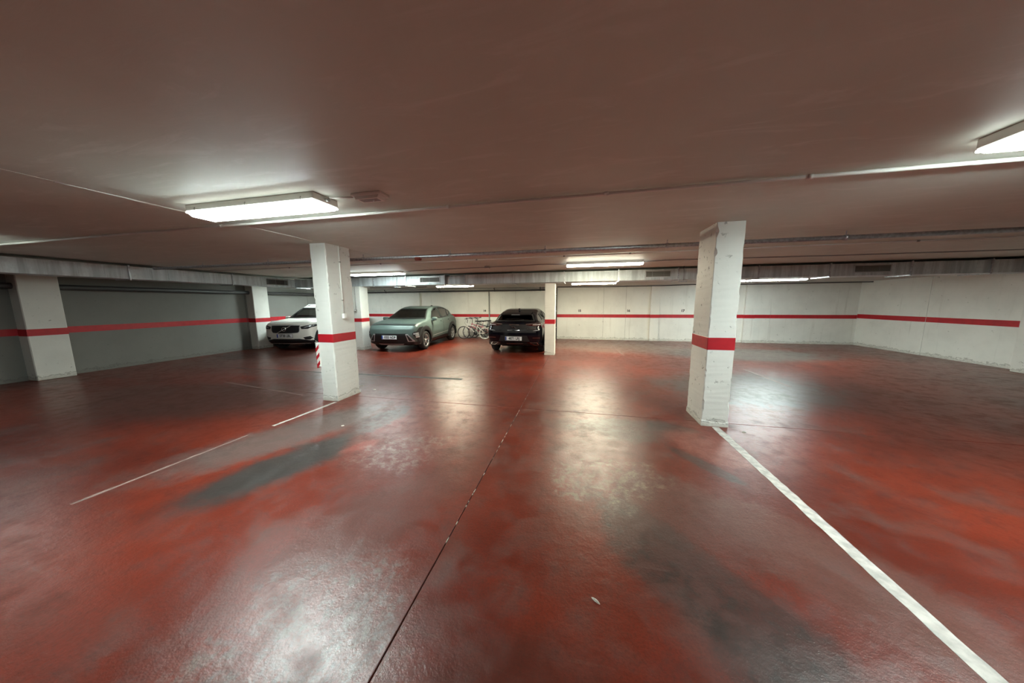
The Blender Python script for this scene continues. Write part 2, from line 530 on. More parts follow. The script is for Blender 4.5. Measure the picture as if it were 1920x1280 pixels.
# ------------------------------------------------------------------ columns
def column(x0, x1, y0, y1, z1, band, label, chips=.02, seed=1, mat=None):
    mat = mat or M_col
    rd = random.Random(seed)
    cx, cy = (x0 + x1) / 2, (y0 + y1) / 2
    root = thing('column', label, 'column', (cx, cy, 0))
    hx, hy = (x1 - x0) / 2, (y1 - y0) / 2
    nz = int(z1 / .035)
    ch = [[.006] * (nz + 1) for _ in range(4)]
    for k in range(4):
        i = 0
        while i <= nz:
            if rd.random() < .16:
                L = rd.randint(1, 4); d = rd.uniform(.3, 1.0) * chips
                for j in range(i, min(nz + 1, i + L)): ch[k][j] = .006 + d * rd.uniform(.5, 1)
                i += L
            i += 1
    vs = []; fs = []
    for i in range(nz + 1):
        z = z1 * i / nz
        for k, (sx, sy) in enumerate(((-1, -1), (1, -1), (1, 1), (-1, 1))):
            c = ch[k][i]; j = lambda: rd.uniform(-.0012, .0012)
            a = (sx * hx + j(), sy * (hy - c) + j(), z); b = (sx * (hx - c) + j(), sy * hy + j(), z)
            vs += [a, b] if k in (0, 2) else [b, a]
    for i in range(nz):
        for k in range(8):
            a = i * 8 + k; b = i * 8 + (k + 1) % 8
            fs.append((a, b, b + 8, a + 8))
    fs += [tuple(range(8))[::-1], tuple(range(nz * 8, nz * 8 + 8))]
    MB().add(vs, fs).build('shaft', mat, root)
    e = .0022
    MB().box(-hx - e, hx + e, -hy - e, hy + e, band[0], band[1], .007).build('red_band', M_red, root)
    # uneven render foot
    vs = []; fs = []
    per = []
    for (ax, ay, bx, by) in ((-hx, -hy, hx, -hy), (hx, -hy, hx, hy), (hx, hy, -hx, hy), (-hx, hy, -hx, -hy)):
        for q in range(7):
            per.append((ax + (bx - ax) * q / 7, ay + (by - ay) * q / 7))
    m = len(per)
    for (px, py) in per:
        h = rd.uniform(.045, .085); k = 1 + rd.uniform(.012, .03)
        vs += [(px * (k + .01), py * (k + .01), 0), (px * k, py * k, h * .8), (px * .99, py * .99, h)]
    for i in range(m):
        a = i * 3; b = ((i + 1) % m) * 3
        fs += [(a, b, b + 1, a + 1), (a + 1, b + 1, b + 2, a + 2)]
    MB().add(vs, fs).build('render_foot', M_col, root, fix=False)
    return root
col_left = column(-4.02, -3.74, 3.82, 4.31, CZ, (.945, 1.085), 'left foreground white column with red band, cable conduit and striped corner guard', .016, 3)
col_right = column(1.54, 1.835, 3.98, 4.49, CZ, (.962, 1.122), 'right foreground white pitted column with red band on the red floor', .024, 5, M_col_pitted)
col_mid = column(-.972, -.682, 8.66, 9.05, 2.12, (.925, 1.065), 'thin white column with red band beside the black car', .012, 8)
col_back = column(-7.42, -7.06, 8.45, 8.83, 2.12, (.945, 1.075), 'white column with red band between the white car and the green car', .012, 9)

# corner guard on the left column (striped red and white)
cg = thing('corner_guard', 'red and white diagonal striped guard on the left column corner', 'corner guard', (-4.02, 3.82, 0))
MB().box(-.030, .0, -.028, .20, .56, .945, .004).build('pad', M_pvc, cg)
MB().box(-.030, .030, -.030, -.0015, .56, .945, .004).build('pad_front', M_pvc, cg)
for k in range(3):
    z = .585 + k * .128
    MB().prism([(-.0305, z - .05), (.0305, z + .02), (.0305, z + .08), (-.0305, z + .01)], 1, -.0316, -.0290).build('red_stripe', M_red, cg)
    MB().prism([(-.030, z + .01), (-.030, z - .05), (.20, z - .27 if z > .85 else max(.562, z - .20)), (.20, max(.60, z - .14))], 0, -.0316, -.029).build('red_stripe', M_red, cg)

def switch_run(x, y, ztop, zb, parent_label, nm='cable_conduit'):
    t = thing('light_switch', parent_label, 'switch', (x, y, 0))
    MB().tube([(.009, 0, ztop), (.009, 0, zb + .04)], .009, 8).build('conduit', M_pvc, t)
    MB().box(0, .045, -.032, .032, zb - .035, zb + .045, .006).build('switch_box', M_pvc, t)
    MB().box(.043, .048, -.018, .018, zb - .015, zb + .025, .002).build('rocker', M_housing, t)
    for z in (ztop - .25, ztop - .85): MB().box(0, .021, -.016, .016, z - .008, z + .008, .003).build('clip', M_greypvc, t)
    return t
switch_run(-3.74, 4.07, CZ, 1.35, 'white conduit with switch box on the left foreground column')
t = switch_run(-7.24, 8.45, 2.12, 1.33, 'grey conduit with small switch box on the column behind the left one')
t.rotation_euler = (0, 0, -pi / 2)
for ch in t.children:
    if ch.name.startswith(('conduit', 'switch_box')): ch.data.materials[0] = M_greypvc

# ------------------------------------------------------------------ ceiling luminaires
def lamp(x0, x1, y0, y1, ztop, label, mat, clips=True, rot=0.0):
    L = x1 - x0; W = y1 - y0
    t = thing('ceiling_lamp', label, 'lamp', ((x0 + x1) / 2, (y0 + y1) / 2, ztop), rot, 'fluorescent ceiling lamps')
    MB().box(-L / 2, L / 2, -W / 2, W / 2, -.058, 0, .006).build('housing', M_housing, t)
    prof = [(-W / 2 + .018, -.070), (-W / 2 + .022, -.078), (-W / 2 + .042, -.094), (W / 2 - .042, -.094), (W / 2 - .022, -.078), (W / 2 - .018, -.070)]
    MB().box(-L / 2 + .004, L / 2 - .004, -W / 2 - .004, W / 2 + .004, -.0735, -.0585, .003).build('lens_skirt', M_skirt, t)
    MB().prism(prof, 0, -L / 2 + .012, L / 2 - .05).build('diffuser', mat, t)
    for s in (-1, 1):
        a, b = (L / 2 - .05, L / 2 - .002) if s > 0 else (-L / 2 + .002, -L / 2 + .012)
        MB().prism([(u * 1.0, v) for u, v in prof], 0, a, b).build('end_cap', M_cap, t)
    MB().tube([(L / 2, 0, -.03), (L / 2 + .03, 0, -.03)], .014, 8).build('cable_gland', M_greypvc, t)
    if clips:
        k = max(2, int(L / .4))
        for i in range(k):
            x = -L / 2 + .12 + (L - .24) * i / (k - 1)
            MB().tube([(x, -W / 2 - .001, -.030), (x, -W / 2 - .006, -.045), (x + .006, -W / 2 - .004, -.066), (x - .004, -W / 2 + .010, -.070)], .0035, 6).build('clip', M_greypvc, t)
    return t
lamp(-3.55, -2.13, 2.10, 2.36, CZ, 'large bright cool white lamp on the ceiling in front of the left column', M_cool)
lamp(-6.55, -4.87, 7.48, 7.72, CZ, 'cool white ceiling lamp right of the left column, in front of the duct', M_cool_soft)
lamp(-.30, 1.35, 6.98, 7.18, CZ, 'warm white ceiling lamp above the empty bays, in front of the duct', M_warm)
lamp(-4.90, -3.56, 9.60, 9.78, 2.205, 'warm lamp under the soffit above the bicycles', M_warm_high, False)
lamp(-.24, 1.10, 9.60, 9.78, 2.205, 'warm lamp under the soffit right of the thin middle column', M_warm_high, False)
lamp(4.42, 6.0, 9.60, 9.78, 2.205, 'cool lamp under the soffit right of the pitted right column', M_cool_high, False)
lamp(2.20, 3.65, 2.10, 2.36, CZ, 'added cool white fill lamp far right over the aisle, nearest to the right column', M_cool)  # invented lamp, lights the front of the right column
lamp(-.2, 1.25, -3.6, -3.34, CZ, 'added dim fill lamp behind the viewpoint', M_fill)  # invented fill light for faces turned towards the camera
lamp(-8.9, -7.5, 2.10, 2.36, CZ, 'added dim fill lamp far left over the aisle, left of the large bright lamp', M_fill)  # invented lamp that brightens the white car's front
lamp(-9.75, -9.02, 9.60, 9.78, 2.205, 'lamp under the soffit mostly hidden behind the column by the green car', M_cool_corner, False)

# emergency luminaire
em = thing('emergency_light', 'small off white emergency light on the ceiling right of the big lamp', 'emergency light', (-1.735, 2.28, CZ))
MB().box(-.142, .142, -.065, .065, -.022, 0, .008, 2).build('base', M_pvc, em)
MB().prism([(-.118, -.021), (-.104, -.046), (.104, -.046), (.118, -.021)], 1, -.050, .050).build('lens_cover', M_pvc, em)
MB().box(-.085, .085, -.030, .030, -.0475, -.045, .001).build('lens', M_lens, em)
MB().lathe([(-.051, .0), (-.051, .006), (-.045, .006)], 2, (.03, 0, 0), 10).build('indicator', M_chrome, em)

# ------------------------------------------------------------------ pipes and conduits
def run(name, label, cat, pts, r, mat, clamps=(), clampmat=None, n=10, hang=True):
    o = pts[0]
    t = thing(name, label, cat, o)
    rel = [tuple(Vector(p) - Vector(o)) for p in pts]
    MB().tube(rel, r, n).build('pipe_run', mat, t)
    for x in clamps:
        # position along the run by x (runs along X)
        for p, q in zip(pts[:-1], pts[1:]):
            if min(p[0], q[0]) <= x <= max(p[0], q[0]) and abs(q[0] - p[0]) > 1e-4:
                f = (x - p[0]) / (q[0] - p[0])
                c = Vector(p) + (Vector(q) - Vector(p)) * f - Vector(o)
                mb = MB().lathe([(-.018, r * 1.02), (-.018, r * 1.25), (.018, r * 1.25), (.018, r * 1.02)], 0, c, 12, True)
                if hang:
                    top = (CZ if p[2] > 2.25 else 2.205) - .001 - o[2]
                    mb.tube([c + Vector((0, 0, r)), (c.x, c.y, top)], .006, 6)
                mb.build('pipe_clamp', clampmat or M_galv, t)
                break
    return t
run('surface_conduit', 'white surface conduit along the ceiling above both foreground columns', 'conduit', [(XL, 2.67, CZ - .022), (XR, 2.67, CZ - .022)], .014, M_pvc, [-6, -4, -1.2, .2, 1.6, 4, 7], M_pvc, 8, False)
sprk = run('sprinkler_pipe', 'galvanised water pipe hung under the ceiling behind the foreground columns', 'pipe', [(-9.5, 4.90, CZ - .04), (-9.5, 4.90, CZ - .085), (XR, 4.86, CZ - .085)], .030, M_galv, [-8, -6.2, -3.95, -2.2, -.55, 1.25, 3.4, 6], M_galv, 12)
cpl = MB().tube([(6.63, -.014, -.075), (6.73, -.014, -.075)], .037, 12).build('pipe_coupling', M_rust, sprk)
cpl['label'] = 'reddish primed coupling'
run('thin_conduit', 'thin white conduit on the ceiling just behind the galvanised pipe', 'conduit', [(XL, 6.1, CZ - .0165), (XR, 5.8, CZ - .0165)], .012, M_pvc, [-7, -4.4, -2.1, -.3, .9, 2.2, 5], M_greypvc, 8, False)
run('lamp_conduit', 'conduit on the ceiling linking the two lamps before the duct', 'conduit', [(-5.0, 7.6, CZ - .03), (-4.4, 7.5, CZ - .0145), (-2.3, 7.28, CZ - .0145), (-.9, 7.1, CZ - .0145), (-.30, 7.08, CZ - .03)], .010, M_greypvc, [-3.4], M_greypvc, 8, False)
run('lamp_conduit', 'grey conduit running from the warm lamp towards the right wall', 'conduit', [(1.38, 7.08, CZ - .03), (1.8, 7.1, CZ - .0145), (5, 7.3, CZ - .0145), (XR, 7.4, CZ - .0145)], .010, M_greypvc, [3], M_greypvc, 8, False)
run('lamp_conduit', 'twin thin conduits from the large lamp to the emergency light', 'conduit', [(-2.09, 2.23, CZ - .012), (-1.99, 2.25, CZ - .012), (-1.89, 2.27, CZ - .012)], .008, M_pvc, [], None, 8, False)
jb = thing('junction_box', 'small junction box on the ceiling between the two lamps', 'junction box', (-2.25, 7.18, CZ))
MB().box(-.06, .06, -.06, .06, -.05, 0, .008).build('box', M_greypvc, jb)
MB().box(-.045, .045, -.045, .045, -.056, -.049, .003).build('lid', M_pvc, jb)
# pipes at the head of the back wall
run('wall_pipe', 'upper grey pipe along the head of the back wall, left half', 'pipe', [(XL, 12.45, 2.165), (-1.0, 12.45, 2.165)], .034, M_greypvc, [-9, -6.2, -3.6, -1.6], M_dark, 10, True)
run('wall_pipe', 'lower dark pipe along the head of the back wall, left half', 'pipe', [(XL, 12.52, 2.085), (-1.0, 12.52, 2.085)], .036, M_dark, [-9, -6.2, -3.6, -1.6], M_dark, 10, True)
run('wall_cable', 'black cable along the head of the back wall, right half', 'cable', [(-.9, 12.6, 2.19), (1.0, 12.6, 2.175), (3.2, 12.55, 2.175), (4.1, 12.4, 2.19), (5.5, 12.3, 2.16), (XR, 12.3, 2.17)], .016, M_dark, [], None, 8, False)
run('wall_pipe', 'black pipe bundle along the head of the left side wall', 'pipe', [(-11.08, YN, 1.95), (-11.08, 12.4, 1.95)], .06, M_dark, [], None, 12, False)
def downpipe(x, y, r, ztop, zb, mat, label):
    t = thing('downpipe', label, 'pipe', (x, y, 0))
    MB().tube([(0, 0, zb), (0, 0, ztop)], r, 10).build('pipe_run', mat, t)
    for z in (.5, 1.2, 1.9):
        if zb < z < ztop:
            MB().lathe([(z - .015, r), (z - .015, r * 1.35), (z + .015, r * 1.35), (z + .015, r)], 2, (0, 0, 0), 10, True).box(-.012, .012, 0, YB - y - .001, z - .008, z + .008).build('bracket', M_greypvc, t)
    return t
downpipe(-3.91, YB - .05, .024, 2.05, 0.0, M_greypvc, 'slim grey downpipe on the back wall behind the bicycles')
downpipe(-.93, YB - .06, .030, 2.17, 0.0, M_dark, 'dark downpipe on the back wall right of the thin middle column')
downpipe(-10.95, YB - .09, .05, 2.05, 0.0, M_pvc, 'white downpipe in the far corner seen beside the left column')

# dark repair seam in the floor
vs = []; fs = []
N = 60
for i in range(N + 1):
    f = i / N; x = -8.2 + (-2.30 + 8.2) * f; y = 5.40 + .10 * f + random.uniform(-.010, .010)
    hw = .022 + .030 * f * f + random.uniform(0, .008)
    vs += [(x, y - hw, .0008), (x, y, .003), (x, y + hw, .0008), (x, y, -.004)]
    if i:
        a = (i - 1) * 4; b = i * 4
        fs += [(a + k, b + k, b + (k + 1) % 4, a + (k + 1) % 4) for k in range(4)]
MB().add(vs, fs).build('repair_seam', simple('seam_mastic', (.030, .028, .026), .7), floor)

# ------------------------------------------------------------------ ventilation duct
DY0, DY1, DZ0, DZ1 = 8.55, 9.08, 2.125, 2.405
duct = thing('ventilation_duct', 'long galvanised sheet metal ventilation duct under the ceiling', 'duct', (0, DY0, DZ0))
def dbox(x0, x1, y0, y1, z0, z1, nm, mat, bev=0.0):
    return MB().box(x0, x1, y0 - DY0, y1 - DY0, z0 - DZ0, z1 - DZ0, bev).build(nm, mat, duct)
def flange_x(x):
    mb = MB()
    for a in ((DY0 - .022, DY0 + .004, DZ0 - .022, DZ1 + .022), (DY1 - .004, DY1 + .022, DZ0 - .022, DZ1 + .022), (DY0, DY1, DZ0 - .022, DZ0 + .004), (DY0, DY1, DZ1 - .004, DZ1 + .022)):
        mb.box(x - .014, x + .014, a[0] - DY0, a[1] - DY0, a[2] - DZ0, a[3] - DZ0)
    mb.build('flange', M_galv, duct)
cuts = [-9.72, -8.1, -6.58, -5.40, -4.06, -3.40, -1.90, -.42, 1.03, 2.50, 3.15, 4.30, 5.75, 7.25, 8.60, XR]
for i, (a, b) in enumerate(zip(cuts[:-1], cuts[1:])):
    recess = .05 if (a, b) == (-4.06, -3.40) else 0
    dbox(a + .003, b - .003, DY0 + recess, DY1, DZ0, DZ1 - recess * .6, 'duct_section', M_zinc, .006)
    flange_x(a)
    # folded stiffening ribs across each section
    if not recess:
        k = 5
        for j in range(1, k):
            x = a + (b - a) * j / k + random.uniform(-.05, .05)
            dbox(x - .008, x + .008, DY0 - .004, DY0 + .004, DZ0 + .01, DZ1 - .01, 'stiffener', M_zinc)
def grille(x0, x1, z0, z1, dark=False):
    fr = MB(); e = .022
    for q in ((x0, x1, z1 - e, z1), (x0, x1, z0, z0 + e), (x0, x0 + e, z0, z1), (x1 - e, x1, z0, z1)):
        fr.box(q[0], q[1], -.016, .002, q[2] - DZ0, q[3] - DZ0, .003)
    g = fr.build('grille_frame', M_silver, duct)
    MB().box(x0 + e, x1 - e, -.004, -.001, z0 + e - DZ0, z1 - e - DZ0).build('grille_opening', M_vent, g)
    sl = MB()
    k = 7
    for i in range(k):
        z = z0 + e + (z1 - z0 - 2 * e) * (i + .5) / k - DZ0
        sl.prism([(-.014, z - .006), (-.005, z + .004), (-.005, z + .007), (-.014, z - .003)], 0, x0 + e, x1 - e)
    tag(sl.build('grille_slats', M_slat, g), kind='stuff')
grille(-4.92, -4.22, 2.19, 2.37)
grille(1.70, 2.33, 2.19, 2.37)
grille(6.2, 6.9, 2.19, 2.37)
# the branch along the left side
duct2 = thing('ventilation_duct', 'galvanised duct branch along the left side above the white car', 'duct', (-9.72, 0, DZ0))
yc = [YN, -3.8, -1.4, .6, 2.6, 4.6, 6.6, 8.53]
for a, b in zip(yc[:-1], yc[1:]):
    MB().box(-.45, 0, a + .003, b - .003, 0, DZ1 - DZ0, .006).build('duct_section', M_zinc, duct2)
    mb = MB()
    for q in ((-.47, -.445, -.02, .30), (-.004, .022, -.02, .30), (-.45, 0, -.022, .004), (-.45, 0, .276, .302)):
        mb.box(q[0], q[1], a - .014, a + .014, q[2], q[3])
    mb.build('flange', M_galv, duct2)
    for j in range(1, 6):
        y = a + (b - a) * j / 6 + random.uniform(-.06, .06)
        MB().box(-.004, .004, y - .008, y + .008, .01, .27).build('stiffener', M_zinc, duct2)
gy0, gy1, gz0, gz1 = 7.55, 8.25, .055, .235
MB().box(-.001, .016, gy0, gy1, gz1 - .02, gz1).box(-.001, .016, gy0, gy1, gz0, gz0 + .02).box(-.001, .016, gy0, gy0 + .02, gz0, gz1).box(-.001, .016, gy1 - .02, gy1, gz0, gz1).build('grille_frame', M_slat, duct2)
MB().box(.0, .004, gy0 + .02, gy1 - .02, gz0 + .02, gz1 - .02).build('grille_opening', M_vent, duct2)
sl = MB()
for i in range(7):
    z = gz0 + .02 + (gz1 - gz0 - .04) * (i + .5) / 7
    sl.box(.003, .012, gy0 + .02, gy1 - .02, z - .002, z + .004)
tag(sl.build('grille_slats', M_vent, duct2), kind='stuff')
# cables slung under the duct with a small hanger plate
run('slung_cable', 'black cables drooping under the duct left of the first grille', 'cable', [(-6.9, 8.75, 2.085), (-6.2, 8.8, 2.08), (-5.75, 8.85, 2.05), (-5.3, 8.9, 2.08), (-4.9, 8.95, 2.088)], .010, M_dark, [], None, 8, False)
for x, lb in ((-5.72, 'hanger rod with plate under the duct left of the first grille'), (2.62, 'hanger rod with plate under the duct near the right column')):
    h = thing('duct_hanger', lb, 'hanger', (x, DY0 - .03, DZ0 - .05))
    MB().tube([(0, 0, 0), (0, 0, CZ - DZ0 + .05)], .008, 8).build('rod', M_galv, h)
    MB().box(-.08, .08, -.03, .10, -.012, .008, .003).build('plate', M_galv, h)

# ------------------------------------------------------------------ cars: implicit body -> surface nets
def sd_poly(P, u, v):
    P = np.asarray(P, float); n = len(P)
    d = (u - P[0, 0]) ** 2 + (v - P[0, 1]) ** 2
    s = np.ones_like(u)
    for i in range(n):
        j = i - 1
        ex, ey = P[j] - P[i]
        wx, wy = u - P[i, 0], v - P[i, 1]
        t = np.clip((wx * ex + wy * ey) / (ex * ex + ey * ey), 0, 1)
        bx, by = wx - ex * t, wy - ey * t
        d = np.minimum(d, bx * bx + by * by)
        c1 = v >= P[i, 1]; c2 = v < P[j, 1]; c3 = ex * wy > ey * wx
        flip = (c1 & c2 & c3) | (~c1 & ~c2 & ~c3)
        s = np.where(flip, -s, s)
    return s * np.sqrt(d)
def smin(a, b, k):
    h = np.clip(.5 + .5 * (b - a) / k, 0, 1)
    return b * (1 - h) + a * h - k * h * (1 - h)
def smax(a, b, k): return -smin(-a, -b, k)

def surface_nets(F, org, h):
    ins = F < 0
    nx, ny, nz = F.shape
    acc = np.zeros((nx - 1, ny - 1, nz - 1, 3)); cnt = np.zeros((nx - 1, ny - 1, nz - 1))
    for ax in range(3):
        o1, o2 = [a for a in range(3) if a != ax]
        for p in (0, 1):
            for q in (0, 1):
                sl0 = [None] * 3; sl1 = [None] * 3
                sl0[ax] = slice(0, -1); sl1[ax] = slice(1, None)
                for o, k in ((o1, p), (o2, q)):
                    sl0[o] = sl1[o] = slice(0, -1) if k == 0 else slice(1, None)
                a = F[tuple(sl0)]; b = F[tuple(sl1)]
                cr = (a < 0) != (b < 0)
                tt = np.where(cr, a / np.where(cr, a - b, 1), 0)
                acc[..., ax] += np.where(cr, tt, 0); acc[..., o1] += np.where(cr, p, 0); acc[..., o2] += np.where(cr, q, 0)
                cnt += cr
    act = cnt > 0
    idx = -np.ones(act.shape, int); idx[act] = np.arange(act.sum())
    ijk = np.argwhere(act)
    V = (ijk + acc[act] / cnt[act][:, None]) * h + np.asarray(org)
    Q = []
    for ax in range(3):
        o1, o2 = (ax + 1) % 3, (ax + 2) % 3
        sl0 = [slice(1, -1)] * 3; sl1 = [slice(1, -1)] * 3
        sl0[ax] = slice(0, -1); sl1[ax] = slice(1, None)
        a = ins[tuple(sl0)]; b = ins[tuple(sl1)]
        e = np.argwhere(a != b)
        off = np.ones(3, int); off[ax] = 0
        base = e + off
        def cell(d1, d2):
            c = base.copy(); c[:, o1] += d1; c[:, o2] += d2
            return idx[c[:, 0], c[:, 1], c[:, 2]]
        q = np.stack([cell(-1, -1), cell(0, -1), cell(0, 0), cell(-1, 0)], 1)
        inside_first = a[tuple(e.T)]
        q[~inside_first] = q[~inside_first][:, ::-1]
        Q.append(q)
    return V, np.concatenate(Q)

def chaikin(P, it=2):
    for _ in range(it):
        Q = []
        for i in range(len(P)):
            a = P[i]; b = P[(i + 1) % len(P)]
            Q += [(a[0] * .75 + b[0] * .25, a[1] * .75 + b[1] * .25), (a[0] * .25 + b[0] * .75, a[1] * .25 + b[1] * .75)]
        P = Q
    return P

class Car:
    def __init__(self, name, label, loc, rotz, sc, sp, paintm):
        self.sc = Vector(sc); self.sp = sp
        self.root = thing(name, label, 'car', loc, rotz)
        h = .030
        g = [np.arange(-1.08, 1.0801, h), np.arange(-2.46, 2.4601, h), np.arange(.08, 1.86, h)]
        X, Y, Z = np.meshgrid(*g, indexing='ij')
        ax = np.abs(X)
        bend = np.tanh(Y / .9)
        yl = Y + sp['bend'] * ax ** 2 * bend
        yg = Y + sp['bendg'] * ax ** 2 * bend
        yk = np.array(sp['plan']); zk = np.array(sp['sec'])
        W = np.interp(Y, yk[:, 0], yk[:, 1]) + np.interp(Z, zk[:, 0], zk[:, 1])
        low = smax(sd_poly(sp['low'], yl, Z), (ax - W) * .92, .10)
        # shoulder line and rocker scoop on the flanks
        gk = np.array(sp['gsec']); gp = np.array(sp['gplan'])
        Wg = np.interp(Z, gk[:, 0], gk[:, 1]) + np.interp(Y, gp[:, 0], gp[:, 1])
        grn = smax(sd_poly(sp['green'], yg, Z), (ax - Wg) * .9, .12)
        F = smin(low, grn, .045)
        for (yc, zr, rr, wf) in sp['flare']:
            rad = np.sqrt((Y - yc) ** 2 + (Z - zr) ** 2)
            fl = smax(np.abs(rad - rr) - .07, ax - wf, .05)
            fl = smax(fl, .70 - ax, .03)
            F = smin(F, smax(fl, .25 - Z, .02), .04)
        V, Q = surface_nets(F, (g[0][0], g[1][0], g[2][0]), h)
        self.V, self.Q = V, Q
        self.bvh = BVHTree.FromPolygons([tuple(p) for p in V], [tuple(q) for q in Q])
        cen = V[Q].mean(1)
        nrm = np.cross(V[Q[:, 2]] - V[Q[:, 0]], V[Q[:, 3]] - V[Q[:, 1]])
        nrm /= np.linalg.norm(nrm, axis=1)[:, None] + 1e-9
        kill = np.zeros(len(Q), bool)
        for poly in sp['side_holes']:
            kill |= (sd_poly(poly, cen[:, 1], cen[:, 2]) < -.012) & (np.abs(nrm[:, 0]) > .45)
        kill |= (sd_poly(sp['front_hole'], cen[:, 0], cen[:, 2]) < -.012) & (nrm[:, 1] < -.25) & (cen[:, 1] < 0)
        kill |= (sd_poly(sp['rear_hole'], cen[:, 0], cen[:, 2]) < -.012) & (nrm[:, 1] > .2) & (cen[:, 1] > .8)
        for yc in (sp['wy'][0], sp['wy'][1]):
            kill |= ((cen[:, 1] - yc) ** 2 + (cen[:, 2] - sp['wr']) ** 2 < (sp['wr'] + .055) ** 2) & (np.abs(cen[:, 0]) > .50)
        keep = Q[~kill]
        used = np.unique(keep); remap = -np.ones(len(V), int); remap[used] = np.arange(len(used))
        mb = MB(); mb.add(V[used] * np.array(sc), remap[keep].tolist(), True)
        mb.build('body', paintm, self.root, fix=False)
        # dark tub: arch liners, underbody, cabin
        r = sp['wr']
        for yc in sp['wy']:
            for s in (-1, 1):
                a = [(yc + (r + .07) * cos(t), r + (r + .07) * sin(t)) for t in np.linspace(-.25, pi + .25, 18)]
                b = [(yc + (r + .085) * cos(t), r + (r + .085) * sin(t)) for t in np.linspace(pi + .25, -.25, 18)]
                self.raw('wheel_arch', M_liner, lambda m: m.prism(a + b, 0, s * .48, s * .855).box(s * .46 - .01, s * .46 + .01, yc - r - .09, yc + r + .09, .2, r * 2 + .10))
        y0, y1 = sp['tub']
        self.raw('underbody', M_liner, lambda m: m.box(-.52, .52, y0 - .55, y1 + .35, .20, .34, .02).box(-.80, .80, sp['wy'][0] + r + .1, sp['wy'][1] - r - .1, .20, .42, .02))
        self.raw('dashboard', M_seat, lambda m: m.box(-.70, .70, y0, y0 + .34, .62, sp['belt'] - .02, .06, 2))
        for x in (-.36, .36):
            self.raw('front_seat', M_seat, lambda m: self.seat(m, x, y0 + .95, .50))
        self.raw('rear_seat', M_seat, lambda m: self.seat(m, 0, y0 + 1.85, 1.30))
        self.raw('steering_wheel', M_black, lambda m: m.lathe([(.012 * cos(t), .17 + .014 * sin(t)) for t in np.linspace(0, 2 * pi, 8, endpoint=False)], 1, (sp.get('drv', .36), y0 + .46, sp['belt'] - .02), 20, True))
    def seat(self, m, x, y, wd):
        b = self.sp['belt']
        m.box(x - wd / 2, x + wd / 2, y - .28, y + .25, .42, .62, .05, 2)
        lean = .16
        for a, c, z0, z1 in ((wd / 2, .07, .58, b + .10),):
            P = [(y + .18, z0), (y + .34, z0), (y + .34 + lean, z1), (y + .24 + lean, z1)]
            m.prism(P, 0, x - a, x + a)
        hs = [x] if wd < .8 else [x - .38, x + .38]
        for q in hs: m.box(q - .12, q + .12, y + .36, y + .46, b + .09, b + .25, .03, 2)
        return m
    def raw(self, name, mat, fn, parent=None, sm=False):
        m = MB(); fn(m)
        m.v = [(p[0] * self.sc[0], p[1] * self.sc[1], p[2] * self.sc[2]) for p in m.v]
        if sm: m.sm = [True] * len(m.sm)
        return m.build(name, mat, parent or self.root)
    def conform(self, name, mat, poly, axis, off=.004, thick=.012, step=.06, parent=None, label=None):
        """lay a 2-D outline (seen along axis) on the body as a thin solid panel"""
        bm = bmesh.new()
        polys = poly if isinstance(poly[0][0], (tuple, list)) else [poly]
        fcs = [bm.faces.new([bm.verts.new((u, v, 0)) for u, v in P_]) for P_ in polys]
        bmesh.ops.triangulate(bm, faces=fcs)
        bmesh.ops.remove_doubles(bm, verts=bm.verts[:], dist=1e-5)
        poly = [q for P_ in polys for q in P_]
        us = [p[0] for p in poly]; vs_ = [p[1] for p in poly]
        for a, lo, hi in ((0, min(us), max(us)), (1, min(vs_), max(vs_))):
            k = int((hi - lo) / step)
            for i in range(1, k + 1):
                pt = Vector((0, 0, 0)); pt[a] = lo + (hi - lo) * i / (k + 1)
                nn = Vector((0, 0, 0)); nn[a] = 1
                bmesh.ops.bisect_plane(bm, geom=bm.verts[:] + bm.edges[:] + bm.faces[:], plane_co=pt, plane_no=nn)
        bmesh.ops.remove_doubles(bm, verts=bm.verts[:], dist=1e-5)
        D = {'y-': (Vector((0, -3, 0)), Vector((0, 1, 0))), 'y+': (Vector((0, 3, 0)), Vector((0, -1, 0))),
             'x+': (Vector((2, 0, 0)), Vector((-1, 0, 0))), 'x-': (Vector((-2, 0, 0)), Vector((1, 0, 0))), 'z+': (Vector((0, 0, 3)), Vector((0, 0, -1)))}[axis]
        top = []
        for v in bm.verts:
            u, q = v.co.x, v.co.y
            P = {'y': Vector((u, 0, q)), 'x': Vector((0, u, q)), 'z': Vector((u, q, 0))}[axis[0]] + D[0]
            loc, nr, _, _ = self.bvh.ray_cast(P, D[1], 6)
            if loc is None:
                loc, nr, _, _ = self.bvh.find_nearest(P + D[1] * 1.6)
            if nr.dot(D[1]) > 0: nr = -nr
            top.append((loc, (nr * .6 - D[1] * .4).normalized()))
        bm.verts.index_update()
        n = len(top)
        V = [p + q * off for p, q in top] + [p + q * (off - thick) for p, q in top]
        Fs = [[v.index for v in f.verts] for f in bm.faces]
        F2 = Fs + [[i + n for i in f[::-1]] for f in Fs]
        for e in bm.edges:
            if len(e.link_faces) == 1:
                a, b = e.verts[0].index, e.verts[1].index
                F2.append([a, b, b + n, a + n])
        bm.free()
        m = MB(); m.add([(p[0] * self.sc[0], p[1] * self.sc[1], p[2] * self.sc[2]) for p in V], F2, False)
        o = m.build(name, mat, parent or self.root)
        if label: o['label'] = label
        return o
